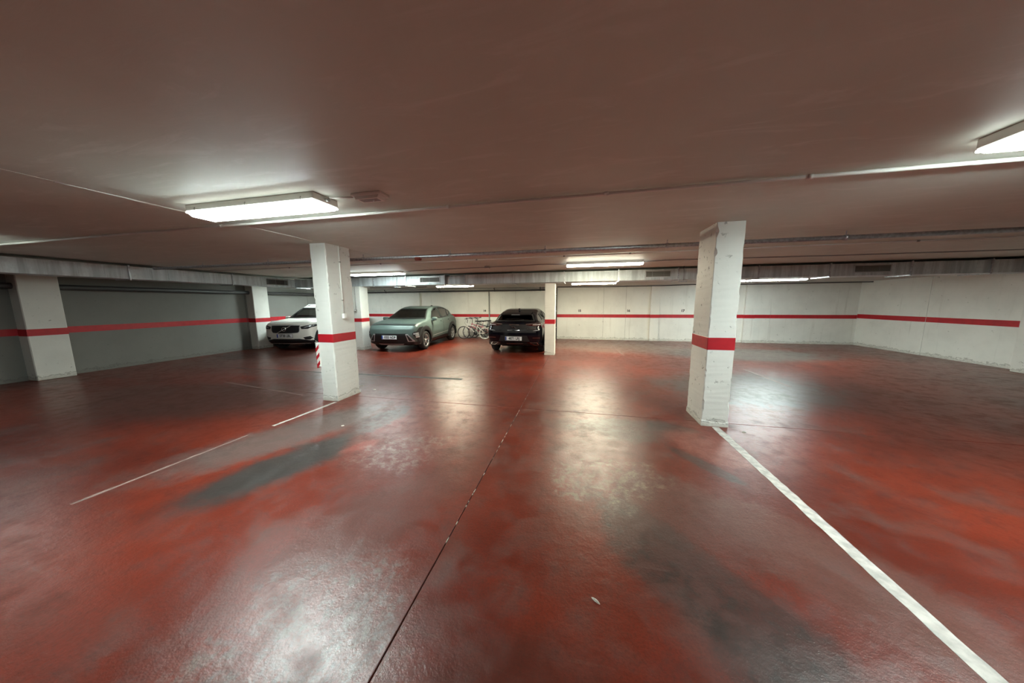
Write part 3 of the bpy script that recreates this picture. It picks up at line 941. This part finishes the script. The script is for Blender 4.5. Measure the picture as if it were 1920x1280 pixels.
    def frame(self, poly, axis, mat, wd=.022, grow=.012, name='window_frame'):
        cx = sum(a for a, _ in poly) / len(poly); cz = sum(b for _, b in poly) / len(poly)
        n = len(poly)
        sg = sum(poly[i][0] * poly[(i + 1) % n][1] - poly[(i + 1) % n][0] * poly[i][1] for i in range(n))
        def off(d):
            out = []
            for i in range(n):
                p0, p1, p2 = Vector(poly[i - 1]), Vector(poly[i]), Vector(poly[(i + 1) % n])
                e1 = (p1 - p0).normalized(); e2 = (p2 - p1).normalized()
                n1 = Vector((e1.y, -e1.x)); n2 = Vector((e2.y, -e2.x))
                if sg < 0: n1, n2 = -n1, -n2
                b_ = (n1 + n2).normalized()
                out.append(tuple(p1 + b_ * min(2.2, 1 / max(.3, b_.dot(n1))) * d))
            return out
        o, q = off(grow), off(-wd)
        return self.conform(name, mat, [[o[i], o[(i + 1) % n], q[(i + 1) % n], q[i]] for i in range(n)], axis, off=.010, thick=.016, step=.08)
    def sides(self, name, mat, poly, **k):
        return [self.conform(name, mat, poly, a, **k) for a in ('x+', 'x-')]
    def pair(self, name, mat, poly, axis, **k):
        return [self.conform(name, mat, poly, axis, **k), self.conform(name, mat, [(-u, v) for u, v in poly], axis, **k)]
    def wheels(self, rim, spokes, cut=.66, xw=.80, tw=.22):
        r = self.sp['wr']
        for yc in self.sp['wy']:
            for s in (-1, 1):
                pr = [(-tw / 2 + .015, r * cut), (-tw / 2, r * .78), (-tw / 2 + .012, r * .93), (-tw / 2 + .04, r * .99), (0, r), (tw / 2 - .04, r * .99), (tw / 2 - .012, r * .93), (tw / 2, r * .78), (tw / 2 - .015, r * cut)]
                # the wheel keeps round: same scale up as along
                m = MB(); m.lathe(pr, 0, (s * xw, yc, r), 32, True)
                zs = self.sc[2]
                def fin(mm, name, mat, par):
                    mm.v = [(p[0] * self.sc[0], (p[1] - yc) * zs + yc * self.sc[1], p[2] * zs) for p in mm.v]
                    return mm.build(name, mat, par)
                ty = fin(m, 'wheel', M_rubber, self.root)
                m = MB()
                o = s * (tw / 2 - .012)
                m.lathe([(o, r * (cut + .01)), (o, r * (cut - .05)), (o - s * .03, r * (cut - .07)), (o - s * .12, r * (cut - .08)), (o - s * .12, r * (cut + .0))], 0, (s * xw, yc, r), 32)
                for k in range(spokes):
                    t0 = 2 * pi * k / spokes + .2
                    P = []
                    for (rr, da) in ((r * .10, -.55), (r * (cut - .04), -.10), (r * (cut - .04), .10), (r * .10, .55)):
                        P.append((yc + rr * cos(t0 + da), r + rr * sin(t0 + da)))
                    xo = s * xw + o
                    m.prism(P, 0, xo - s * .045, xo - s * .012)
                m.lathe([(o - s * .05, .0), (o - s * .008, .0), (o - s * .008, r * .13), (o - s * .05, r * .15)], 0, (s * xw, yc, r), 16)
                fin(m, 'rim', rim, ty)
                m = MB(); m.lathe([(o - s * .10, 0), (o - s * .075, 0), (o - s * .075, r * (cut - .09)), (o - s * .10, r * (cut - .09))], 0, (s * xw, yc, r), 24)
                fin(m, 'brake_disc', M_liner, ty)
    def mirrors(self, y, z, x, mat, capmat):
        for s in (-1, 1):
            o = self.raw('door_mirror', mat, lambda m: m.box(s * (x + .08) - .095, s * (x + .08) + .095, y - .07, y + .07, z - .02, z + .11, .04, 3).box(s * x - .05, s * x + .05, y - .02, y + .05, z - .05, z + .0, .01), sm=True)
            self.raw('mirror_glass', M_chrome, lambda m: m.box(s * (x + .08) - .075, s * (x + .08) + .075, y + .068, y + .074, z + .0, z + .095, .002), o)
    def plate(self, y, z, text, front, tilt=0.0):
        s = -1 if front else 1
        yc = y * self.sc[1]; zc = z * self.sc[2]
        hw, hh = .255, .058
        mb = MB().box(-hw, hw, -.006, .006, -hh, hh, .003)
        o = mb.build('number_plate', M_plate, self.root)
        o.location = (0, yc, zc); o.rotation_euler = (tilt, 0, 0 if front else pi)
        MB().box(-hw + .004, -hw + .045, -.0075, -.005, -hh + .004, hh - .004).build('blue_band', M_blue, o)
        text_part('plate_characters', text, .112, .0008, M_ink, o, (.022, -.0068, .0), (pi / 2, 0, 0), 'CENTER', .84, .0035)
        MB().box(-hw - .008, hw + .008, .004, .010, -hh - .008, hh + .008, .002).build('plate_holder', M_black, o)
        return o

# ---------------- green crossover, nose towards us
sp = dict(
    low=[(-2.02, .24), (-2.13, .34), (-2.17, .60), (-2.15, .80), (-2.07, .93), (-1.90, 1.00), (-1.40, 1.07), (-.95, 1.12), (0, 1.11), (1.0, 1.14), (1.80, 1.17), (2.08, 1.10), (2.17, .85), (2.15, .45), (2.05, .26), (1.5, .22), (-1.5, .22)],
    green=[(-1.25, .95), (-1.12, 1.10), (-.75, 1.30), (-.38, 1.48), (-.10, 1.55), (.30, 1.585), (.80, 1.58), (1.30, 1.52), (1.70, 1.43), (1.88, 1.38), (2.05, 1.12), (2.02, .95)],
    plan=[(-2.3, .80), (-1.9, .86), (-1.5, .895), (-1.0, .90), (0, .895), (1.0, .90), (1.5, .905), (1.95, .87), (2.3, .80)],
    sec=[(.1, -.09), (.35, -.03), (.60, .0), (.85, -.005), (1.05, -.05), (1.3, -.12)],
    gsec=[(.9, .86), (1.08, .80), (1.58, .60)], gplan=[(-1.3, .02), (-.4, 0), (1.0, 0), (2.1, -.13)],
    bend=.24, bendg=.26,
    flare=[(-1.33, .345, .43, .905), (1.33, .345, .43, .91)],
    side_holes=[[(-.66, 1.11), (-.32, 1.38), (.02, 1.50), (.25, 1.515), (.30, 1.10)], [(.38, 1.10), (.33, 1.515), (.80, 1.51), (1.16, 1.455), (1.05, 1.13)], [(1.14, 1.15), (1.24, 1.44), (1.56, 1.355), (1.42, 1.22)]],
    front_hole=[(-.72, 1.13), (.72, 1.13), (.53, 1.47), (-.53, 1.47)], rear_hole=[(-.60, 1.14), (.60, 1.14), (.50, 1.36), (-.50, 1.36)],
    wy=(-1.33, 1.33), wr=.345, tub=(-.95, 1.4), belt=1.10)
kona = Car('crossover_car', 'sage green crossover parked nose out between the column and the bicycles', (-6.0, 10.25, 0), radians(4), (.965, .965, .915), sp, M_sage)
k = kona
k.conform('windscreen', M_glass, [(-.75, 1.11), (.75, 1.11), (.55, 1.49), (-.55, 1.49)], 'y-', off=.004, thick=.008)
k.frame(sp['front_hole'], 'y-', M_black)
k.frame(sp['rear_hole'], 'y+', M_black)
for P in sp['side_holes']:
    for ax_ in ('x+', 'x-'): k.frame(P, ax_, M_black, .022)
k.conform('rear_window', M_tint, [(-.63, 1.12), (.63, 1.12), (.52, 1.38), (-.52, 1.38)], 'y+', off=.004, thick=.008)
for P in sp['side_holes']:
    cx = sum(p[0] for p in P) / len(P); cz = sum(p[1] for p in P) / len(P)
    k.sides('side_window', M_side_glass, [(cx + (a - cx) * 1.04, cz + (b - cz) * 1.06) for a, b in P], off=.004, thick=.008)
k.conform('light_strip', M_black, [(-.84, .925), (-.45, .945), (0, .950), (.45, .945), (.84, .925), (.84, .952), (.45, .972), (0, .977), (-.45, .972), (-.84, .952)], 'y-', off=.008, thick=.03, step=.05)
k.conform('lower_grille', M_black, [(-.56, .66), (.56, .66), (.64, .36), (-.64, .36)], 'y-', off=.006, thick=.03)
k.conform('lower_bumper', M_black, [(-.88, .24), (.88, .24), (.88, .36), (.60, .34), (-.60, .34), (-.88, .36)], 'y-', off=.012, thick=.03)
k.conform('skid_plate', M_silver, [(-.40, .255), (.40, .255), (.46, .305), (-.46, .305)], 'y-', off=.018, thick=.02)
k.pair('air_intake_frame', M_silver, [(.54, .64), (.61, .64), (.80, .40), (.80, .375), (.60, .375)], 'y-', off=.014, thick=.03, step=.04)
k.pair('air_intake', M_black, [(.575, .61), (.60, .61), (.74, .41), (.63, .40)], 'y-', off=.020, thick=.03, step=.04)
k.pair('headlamp_cluster', M_black, [(.74, .66), (.80, .72), (.89, .74), (.90, .46), (.84, .42), (.82, .52)], 'y-', off=.016, thick=.03, step=.03)
for x, z, s_ in ((.80, .645, .022), (.845, .60, .022), (.845, .655, .020), (.855, .535, .028)):
    k.pair('headlamp_lens', M_lens, [(x - s_, z - s_), (x + s_, z - s_), (x + s_, z + s_), (x - s_, z + s_)], 'y-', off=.024, thick=.02, step=.03)
def arch_clad(car, ro, ri, off=.012, th=(-.10, pi + .10), mat=M_black):
    r = car.sp['wr']
    for yc in car.sp['wy']:
        P = [(yc + ro * cos(t), r + ro * sin(t)) for t in np.linspace(th[0], th[1], 16)] + [(yc + ri * cos(t), r + ri * sin(t)) for t in np.linspace(th[1], th[0], 16)]
        car.sides('wheel_arch_cladding', mat, P, off=off, thick=.05, step=.06)
arch_clad(k, .535, .392)
k.sides('sill_cladding', M_black, [(-.90, .24), (.90, .24), (.88, .40), (-.88, .36)], off=.012, thick=.03)
k.sides('front_fender_trim', M_black, [(-1.93, .50), (-1.72, .50), (-1.66, .72), (-1.50, .88), (-1.75, .86), (-1.95, .72)], off=.010, thick=.03, step=.05)
k.sides('door_seam', M_black, [(.335, .42), (.345, .42), (.345, 1.10), (.335, 1.10)], off=.003, thick=.008)
k.sides('door_seam', M_black, [(-.78, .44), (-.77, .44), (-.70, 1.08), (-.71, 1.08)], off=.003, thick=.008)
k.sides('door_seam', M_black, [(1.02, .78), (1.03, .78), (1.12, 1.12), (1.11, 1.12)], off=.003, thick=.008)
k.sides('body_crease', M_silver, [(-.70, .44), (.86, .50), (.86, .515), (-.70, .455)], off=.006, thick=.012)
k.sides('door_handle', M_sage, [(.10, .955), (.30, .965), (.30, 1.0), (.10, .99)], off=.030, thick=.04)
k.sides('door_handle', M_sage, [(.90, .975), (1.08, .985), (1.08, 1.02), (.90, 1.01)], off=.030, thick=.04)
k.conform('tail_lamp_strip', M_redlens, [(-.80, 1.02), (.80, 1.02), (.80, 1.06), (-.80, 1.06)], 'y+', off=.010, thick=.03)
k.conform('hood_seam', M_black, [(-.70, .990), (0, 1.005), (.70, .990), (.70, .996), (0, 1.011), (-.70, .996)], 'y-', off=.002, thick=.008)
k.raw('roof_fin', M_black, lambda m: m.prism([(1.05, 1.545), (1.28, 1.50), (1.30, 1.60), (1.24, 1.61)], 0, -.018, .018))
k.raw('inner_mirror', M_black, lambda m: m.box(-.11, .11, -.36, -.33, 1.34, 1.41, .015))
k.raw('wiper', M_black, lambda m: m.tube([(-.05, -1.20, 1.12), (.45, -1.05, 1.155)], .010, 6))
k.wheels(M_alloy, 5)
k.mirrors(-.72, 1.06, .90, M_sage, M_black)
k.plate(-2.178, .53, '1033 NDP', True)

# ---------------- white crossover on the left
sp = dict(
    low=[(-2.05, .26), (-2.16, .36), (-2.20, .62), (-2.19, .86), (-2.12, 1.00), (-1.95, 1.06), (-1.4, 1.11), (-1.0, 1.14), (0, 1.13), (1.0, 1.16), (1.9, 1.18), (2.14, 1.10), (2.21, .85), (2.19, .45), (2.05, .28), (1.5, .23), (-1.5, .23)],
    green=[(-1.25, .98), (-1.10, 1.13), (-.70, 1.37), (-.40, 1.53), (-.15, 1.61), (.3, 1.645), (1.0, 1.64), (1.6, 1.60), (1.95, 1.54), (2.10, 1.16), (2.08, .98)],
    plan=[(-2.3, .83), (-1.9, .885), (-1.5, .915), (0, .91), (1.5, .92), (1.95, .89), (2.3, .83)],
    sec=[(.1, -.09), (.35, -.03), (.60, .0), (.90, -.0), (1.08, -.05), (1.3, -.12)],
    gsec=[(.9, .88), (1.10, .83), (1.64, .64)], gplan=[(-1.3, .02), (-.4, 0), (1.0, 0), (2.1, -.10)],
    bend=.22, bendg=.24,
    flare=[(-1.35, .36, .43, .92), (1.35, .36, .43, .925)],
    side_holes=[[(-.62, 1.16), (-.28, 1.42), (.05, 1.53), (.24, 1.54), (.30, 1.16)], [(.38, 1.17), (.34, 1.54), (.95, 1.53), (1.20, 1.48), (1.10, 1.20)]],
    front_hole=[(-.74, 1.16), (.74, 1.16), (.56, 1.53), (-.56, 1.53)], rear_hole=[(-.62, 1.17), (.62, 1.17), (.52, 1.48), (-.52, 1.48)],
    wy=(-1.35, 1.35), wr=.36, tub=(-.95, 1.4), belt=1.13)
v = Car('compact_suv', 'white compact sport utility car half hidden behind the left column', (-9.82, 9.62, 0), radians(12.5), (.865, .90, .92), sp, M_white_car)
v.conform('windscreen', M_glass, [(-.77, 1.14), (.77, 1.14), (.58, 1.55), (-.58, 1.55)], 'y-', off=.004, thick=.008)
v.frame(sp['front_hole'], 'y-', M_black)
v.frame(sp['rear_hole'], 'y+', M_black)
for P in sp['side_holes']:
    for ax_ in ('x+', 'x-'): v.frame(P, ax_, M_black, .022)
v.conform('rear_window', M_tint, [(-.65, 1.15), (.65, 1.15), (.54, 1.50), (-.54, 1.50)], 'y+', off=.004, thick=.008)
for P in sp['side_holes']:
    cx = sum(p[0] for p in P) / len(P); cz = sum(p[1] for p in P) / len(P)
    v.sides('side_window', M_glass, [(cx + (a - cx) * 1.04, cz + (b - cz) * 1.06) for a, b in P], off=.004, thick=.008)
gr = chaikin([(-.52, .90), (-.54, .93), (.54, .93), (.52, .90), (.52, .72), (.44, .66), (-.44, .66), (-.52, .72)], 1)
v.conform('grille_rim', M_silver, [(u * 1.035, (q - .80) * 1.08 + .80) for u, q in gr], 'y-', off=.006, thick=.03, step=.05)
v.conform('grille', M_black, gr, 'y-', off=.012, thick=.03, step=.05)
em_y = -2.225
ringm = v.raw('badge', M_chrome, lambda m: m.lathe([(em_y - .008, .060), (em_y - .008, .078), (em_y + .02, .078), (em_y + .02, .060)], 1, (0, 0, .80), 20, True).prism([(.045, .845), (.085, .845 + .04), (.10, .87), (.06, .83)], 1, em_y - .008, em_y + .01).prism([(-.30, .665), (-.27, .665), (.28, .925), (.25, .925)], 1, em_y + .004, em_y + .022))
v.pair('headlamp', M_black, [(.56, .885), (.60, .80), (.80, .805), (.895, .87), (.91, .955), (.70, .915)], 'y-', off=.010, thick=.03, step=.04)
v.pair('headlamp_lens', M_lens, [(.66, .855), (.72, .85), (.885, .905), (.885, .93), (.80, .90)], 'y-', off=.016, thick=.02, step=.03)
v.pair('fog_recess', M_black, [(.62, .50), (.84, .54), (.87, .47), (.82, .41), (.68, .42)], 'y-', off=.008, thick=.03, step=.04)
v.conform('lower_bumper', M_black, [(-.90, .25), (.90, .25), (.90, .37), (.60, .36), (.50, .45), (-.50, .45), (-.60, .36), (-.90, .37)], 'y-', off=.010, thick=.03, step=.05)
arch_clad(v, .52, .41)
v.sides('sill_cladding', M_black, [(-.90, .25), (.90, .25), (.90, .40), (-.90, .38)], off=.012, thick=.03)
v.sides('door_seam', M_black, [(.335, .42), (.345, .42), (.345, 1.12), (.335, 1.12)], off=.003, thick=.008)
v.sides('door_seam', M_black, [(-.80, .44), (-.79, .44), (-.74, 1.10), (-.75, 1.10)], off=.003, thick=.008)
v.conform('hood_seam', M_black, [(-.78, 1.02), (0, 1.035), (.78, 1.02), (.78, 1.027), (0, 1.042), (-.78, 1.027)], 'y-', off=.002, thick=.008)
for s in (-1, 1):
    v.raw('roof_rail', M_silver, lambda m: m.tube([(s * .60, -.1, 1.60), (s * .60, .05, 1.665), (s * .60, 1.3, 1.66), (s * .58, 1.6, 1.58)], .014, 8))
v.wheels(M_darkalloy, 5)
v.mirrors(-.70, 1.09, .91, M_white_car, M_black)
v.plate(-2.215, .565, '0738 LBL', True)

# ---------------- black hatchback, tail towards us
sp = dict(
    low=[(-2.0, .24), (-2.14, .36), (-2.18, .62), (-2.12, .80), (-1.9, .90), (-1.4, .98), (-.95, 1.02), (0, 1.00), (1.0, 1.02), (1.72, 1.05), (2.02, 1.03), (2.12, .985), (2.145, .90), (2.19, .80), (2.20, .60), (2.16, .40), (2.04, .28), (1.5, .21), (-1.5, .21)],
    green=[(-1.35, .88), (-1.20, 1.02), (-.75, 1.22), (-.30, 1.39), (.05, 1.455), (.40, 1.47), (.90, 1.445), (1.35, 1.375), (1.66, 1.30), (1.72, 1.27), (2.02, 1.03), (2.0, .88)],
    plan=[(-2.3, .80), (-1.9, .85), (-1.5, .885), (0, .88), (1.0, .90), (1.5, .915), (1.95, .885), (2.3, .84)],
    sec=[(.1, -.08), (.35, -.03), (.60, .0), (.82, .0), (.98, -.05), (1.2, -.12)],
    gsec=[(.9, .86), (1.02, .79), (1.46, .585)], gplan=[(-1.3, .02), (-.4, 0), (.9, 0), (2.1, -.07)],
    bend=.14, bendg=.20,
    flare=[(-1.34, .35, .42, .905), (1.34, .35, .42, .925)],
    side_holes=[[(-.70, 1.05), (-.30, 1.28), (.05, 1.36), (.22, 1.37), (.28, 1.05)], [(.36, 1.06), (.34, 1.37), (.85, 1.345), (1.15, 1.28), (1.05, 1.09)]],
    front_hole=[(-.70, 1.06), (.70, 1.06), (.54, 1.36), (-.54, 1.36)], rear_hole=[(-.62, 1.075), (.62, 1.075), (.53, 1.275), (-.53, 1.275)],
    wy=(-1.34, 1.34), wr=.35, tub=(-1.0, 1.35), belt=1.02)
b = Car('hatchback_car', 'black hatchback parked nose in beside the thin middle column', (-1.90, 10.60, 0), radians(180), (.955, .925, .925), sp, M_black_car)
b.conform('windscreen', M_glass, [(-.73, 1.04), (.73, 1.04), (.56, 1.38), (-.56, 1.38)], 'y-', off=.004, thick=.008)
b.frame(sp['front_hole'], 'y-', M_black)
b.frame(sp['rear_hole'], 'y+', M_black)
for P in sp['side_holes']:
    for ax_ in ('x+', 'x-'): b.frame(P, ax_, M_black, .022)
b.conform('rear_window', M_tint, [(-.66, 1.055), (.66, 1.055), (.56, 1.285), (-.56, 1.285)], 'y+', off=.004, thick=.008)
for P in sp['side_holes']:
    cx = sum(p[0] for p in P) / len(P); cz = sum(p[1] for p in P) / len(P)
    b.sides('side_window', M_tint, [(cx + (a - cx) * 1.04, cz + (q - cz) * 1.06) for a, q in P], off=.004, thick=.008)
b.sides('window_chrome', M_chrome, [(-.72, 1.03), (1.12, 1.065), (1.12, 1.078), (-.72, 1.043)], off=.006, thick=.012)
b.raw('spoiler', M_black_car, lambda m: m.prism([(1.45, 1.335), (1.83, 1.268), (1.84, 1.288), (1.60, 1.350), (1.45, 1.372)], 0, -.50, .50), sm=False)
b.raw('brake_lamp', M_lens, lambda m: m.box(-.14, .14, 1.83, 1.846, 1.272, 1.286, .003))
b.pair('tail_lamp', M_redlens, [(.40, .955), (.62, .925), (.84, .93), (.87, .985), (.80, 1.015), (.60, .985)], 'y+', off=.010, thick=.03, step=.04)
b.pair('tail_lamp_trim', M_chrome, [(.38, .985), (.60, 1.000), (.80, 1.022), (.80, 1.008), (.60, .986), (.38, .973)], 'y+', off=.016, thick=.02, step=.04)
b.pair('tail_lamp_lens', M_lens, [(.58, .955), (.82, .955), (.83, .985), (.62, .972)], 'y+', off=.016, thick=.02, step=.04)
b.conform('tailgate_chrome', M_chrome, [(-.16, .955), (.16, .955), (.16, .972), (-.16, .972)], 'y+', off=.014, thick=.02)
b.conform('tailgate_edge', M_chrome, [(-.20, .782), (.20, .782), (.20, .797), (-.20, .797)], 'y+', off=.010, thick=.02)
b.conform('tailgate_seam', M_black, [(-.70, .715), (.70, .715), (.72, .98), (.71, .98), (.69, .725), (-.69, .725), (-.71, .98), (-.72, .98)], 'y+', off=.003, thick=.01)
b.conform('bumper_recess', M_black, [(-.42, .62), (.42, .62), (.50, .42), (-.50, .42)], 'y+', off=.006, thick=.02)
b.pair('reflector', M_lens, [(.60, .775), (.80, .785), (.80, .805), (.66, .795)], 'y+', off=.010, thick=.02, step=.04)
b.conform('diffuser', M_black, [(-.86, .25), (.86, .25), (.86, .38), (-.86, .38)], 'y+', off=.012, thick=.03)
b.conform('diffuser_chrome', M_chrome, [(-.28, .355), (.24, .355), (.24, .368), (-.28, .368)], 'y+', off=.018, thick=.02)
for s in (-1, 1):
    o = b.pair('exhaust_trim', M_chrome, [(.50, .40), (.74, .40), (.80, .31), (.66, .29)], 'y+', off=.016, thick=.03, step=.04) if s > 0 else None
b.pair('exhaust_opening', M_black, [(.54, .385), (.72, .385), (.765, .32), (.67, .307)], 'y+', off=.022, thick=.03, step=.04)
b.pair('reflector', M_redlens, [(.42, .40), (.50, .40), (.62, .31), (.54, .31)], 'y+', off=.018, thick=.02, step=.04)
b.pair('bumper_crease', M_chrome, [(.60, .545), (.82, .545), (.82, .552), (.60, .552)], 'y+', off=.006, thick=.012, step=.05)
yb = 2.175
b.raw('badge', M_chrome, lambda m: m.prism([(.085, .935), (-.01, .92), (-.01, .90), (.035, .905), (.035, .865), (.055, .865), (.055, .91), (.085, .918)], 1, yb - .01, yb + .012).prism([(-.02, .92), (-.045, .905), (-.045, .885), (-.095, .855), (-.075, .85), (-.02, .88), (-.02, .895)], 1, yb - .01, yb + .012))
text_part('badge_letters', 'E-TENSE', .050, .002, M_chrome, b.root, (-.56 * .955, 2.185 * .925, .845 * .925), (pi / 2, 0, pi), 'CENTER', 1.3)
b.raw('rear_wiper', M_black, lambda m: m.tube([(0, 2.06, 1.07), (.0, 2.04, 1.085), (-.30, 1.99, 1.12)], .010, 6))
arch_clad(b, .455, .398, .006)
b.sides('sill_cladding', M_black, [(-.90, .23), (.90, .23), (.90, .34), (-.90, .34)], off=.010, thick=.03)
b.sides('door_seam', M_black, [(.315, .42), (.325, .42), (.325, 1.03), (.315, 1.03)], off=.003, thick=.008)
b.raw('roof_fin', M_black, lambda m: m.prism([(1.00, 1.42), (1.22, 1.385), (1.24, 1.475), (1.18, 1.485)], 0, -.018, .018))
b.wheels(M_darkalloy, 5, .70)
b.mirrors(-.70, 1.0, .88, M_black_car, M_black)
b.plate(2.215, .525, '4871 LRJ', False)

# ------------------------------------------------------------------ bicycles
def bicycle(label, loc, rotz, frame_mat, rf, rr, tyre_f, tyre_r, wb=.95, basket=False):
    """front wheel towards local -x"""
    t = thing('bicycle', label, 'bicycle', loc, rotz, 'bicycles at the back wall')
    fx, rx = -wb / 2, wb / 2
    def wheel(x, r, tm, nm):
        o = MB().lathe([(.018 * cos(a), r - .018 + .018 * sin(a)) for a in np.linspace(0, 2 * pi, 8, endpoint=False)], 1, (x, 0, r), 36, True).build(nm, tm, t)
        MB().lathe([(-.010, r - .034), (.010, r - .034), (.010, r - .050), (-.010, r - .050)], 1, (x, 0, r), 36, True).build('rim', M_alloy, o)
        sp_ = MB()
        for kk in range(18):
            a = 2 * pi * kk / 18
            sp_.tube([(x + .018 * cos(a + .5), .016 * (-1) ** kk, r + .018 * sin(a + .5)), (x + (r - .045) * cos(a), 0, r + (r - .045) * sin(a))], .0016, 4, False)
        tag(sp_.build('spokes', M_alloy, o), kind='stuff')
        MB().lathe([(-.04, .0), (-.04, .018), (.04, .018), (.04, .0)], 1, (x, 0, r), 12).build('hub', M_chrome, o)
    wheel(fx, rf, tyre_f, 'front_wheel'); wheel(rx, rr, tyre_r, 'rear_wheel')
    bbx, bbz = rx - .40, .255
    hx, hz = fx + .17, .64
    sx, sz = rx - .30, .62
    fr = MB()
    fr.tube([(hx, 0, hz + .05), (hx - .035, 0, hz - .10)], .020, 10)
    fr.tube([(hx - .025, 0, hz - .07), (bbx, 0, bbz)], .022, 10)
    fr.tube([(hx, 0, hz), (sx - .04, 0, sz - .10)], .018, 10)
    fr.tube([(bbx, 0, bbz), (sx, 0, sz)], .018, 10)
    for s in (-1, 1):
        fr.tube([(bbx, s * .03, bbz), (rx, s * .055, rr)], .009, 8)
        fr.tube([(sx - .02, s * .02, sz - .06), (rx, s * .055, rr)], .008, 8)
    fr.build('frame', frame_mat, t)
    fk = MB()
    for s in (-1, 1):
        fk.tube([(hx - .04, s * .045, hz - .12), (fx + .03, s * .05, rf + .10), (fx, s * .05, rf)], .011, 8)
    fk.tube([(hx - .038, -.05, hz - .115), (hx - .038, .05, hz - .115)], .013, 8)
    fk.build('fork', frame_mat, t)
    MB().tube([(hx, 0, hz + .04), (hx + .015, 0, hz + .20), (hx - .04, 0, hz + .225)], .013, 8).build('stem', M_black, t)
    hb = MB().tube([(hx + .10, -.25, hz + .27), (hx + .02, -.17, hz + .265), (hx - .04, -.06, hz + .225), (hx - .04, .06, hz + .225), (hx + .02, .17, hz + .265), (hx + .10, .25, hz + .27)], .012, 8).build('handlebar', M_chrome, t)
    for s in (-1, 1):
        MB().tube([(hx + .02, s * .18, hz + .265), (hx + .11, s * .26, hz + .272)], .018, 8).build('grip', M_black, hb)
        MB().tube([(hx + .0, s * .15, hz + .255), (hx - .05, s * .19, hz + .235), (hx + .0, s * .25, hz + .235)], .006, 6).build('brake_lever', M_black, hb)
    MB().tube([(sx, 0, sz), (sx + .03, 0, sz + .14)], .013, 8).build('seat_post', M_chrome, t)
    sd = MB()
    P = [(-.15, .018), (-.08, .03), (.02, .06), (.09, .085), (.115, .05), (.115, -.05), (.09, -.085), (.02, -.06), (-.08, -.03), (-.15, -.018)]
    sd.prism([(sx + .03 + u, q) for u, q in P], 2, sz + .13, sz + .175)
    sd.build('saddle', M_black, t)
    cr = MB().lathe([(.045, .0), (.045, .085), (.050, .085), (.050, .0)], 1, (bbx, -.09, bbz), 20)
    cr.tube([(bbx, -.07, bbz), (bbx + .10, -.075, bbz - .10)], .010, 6).tube([(bbx, .07, bbz), (bbx - .10, .075, bbz + .10)], .010, 6)
    cr.build('crank', M_black, t)
    for s, dx, dz in ((-1, .10, -.10), (1, -.10, .10)):
        MB().box(bbx + dx - .04, bbx + dx + .04, s * .12 - .04, s * .12 + .04, bbz + dz - .010, bbz + dz + .010, .003).build('pedal', M_black, t)
    ch = MB()
    for z_ in (-1, 1):
        ch.tube([(bbx, -.045, bbz + z_ * .08), (rx, -.045, rr + z_ * .035)], .004, 5)
    ch.build('chain', M_dark, t)
    rk = MB()
    for s in (-1, 1):
        rk.tube([(rx, s * .06, rr + .02), (rx + .04, s * .05, rr + .30), (sx + .02, s * .05, sz - .02)], .005, 6)
    rk.build('rear_rack', M_galv, t)
    MB().tube([(hx - .05, -.02, hz + .20), (hx - .10, -.03, hz + .05), (hx - .02, -.02, hz - .05)], .004, 5).build('brake_cable', M_black, t)
    MB().tube([(rx - .10, .07, rr - .02), (rx - .02, .16, .02)], .008, 6).build('kickstand', M_black, t)
    return t
M_bikewhite = simple('bike_white', (.72, .71, .68), .3, coat=.5)
M_bikepink = simple('bike_pink', (.42, .10, .13), .3, coat=.5)
M_bikedark = simple('bike_dark', (.045, .045, .05), .3, coat=.5)
M_whitetyre = simple('white_tyre', (.66, .64, .58), .7)
bicycle('nearest bicycle, with a white tyred rear wheel and a white frame', (-4.41, 12.0, 0), radians(3), M_bikewhite, .28, .255, M_rubber, M_whitetyre)
bicycle('middle bicycle of three, pink red frame, between the white framed one and the dark one', (-4.26, 12.22, 0), radians(3), M_bikepink, .28, .28, M_rubber, M_rubber)
bicycle('rearmost bicycle, dark framed, standing against the back wall', (-4.10, 12.44, 0), radians(3), M_bikedark, .28, .28, M_rubber, M_rubber)

# ------------------------------------------------------------------ litter
def scrap(x, y, L, wd, ang, label, h=.012):
    vs = []; n = 6
    for i in range(n + 1):
        f = i / n - .5
        wv = wd * (1 - (2 * f) ** 2 * .8) * random.uniform(.8, 1.1) / 2
        lift = h * (1 - (2 * f) ** 2) * random.uniform(.6, 1)
        vs += [(f * L, -wv, .0005), (f * L, 0, lift + .0012), (f * L, wv, .0005 + lift * .4), (f * L, 0, .0002)]
    fs = []
    for i in range(n):
        a = i * 4; b_ = a + 4
        fs += [(a + k_, a + (k_ + 1) % 4, b_ + (k_ + 1) % 4, b_ + k_) for k_ in range(4)]
    fs += [(0, 1, 2, 3), (n * 4 + 3, n * 4 + 2, n * 4 + 1, n * 4)]
    o = MB().add(vs, fs).build('paper_scrap', M_paper, None, (x, y, 0))
    o.rotation_euler = (0, 0, radians(ang))
    return tag(o, label, 'litter')
scrap(.121, 1.408, .050, .014, -35, 'crumpled pale paper scrap on the red floor in the foreground')
scrap(-4.02, 4.83 - .15, .10, .05, 10, 'white scrap on the floor just behind the left column')
scrap(-3.60, 4.50, .08, .04, -10, 'white scrap at the right foot of the left column')
scrap(-2.92, 3.49, .025, .014, 10, 'tiny pale crumb on the dark stain right of the left column')
scrap(-2.92, 3.02, .035, .02, 30, 'tiny pale crumb below the dark stain in front of the left column')
scrap(1.96, 3.86, .05, .02, -10, 'small pale scrap beside the foot of the right column')
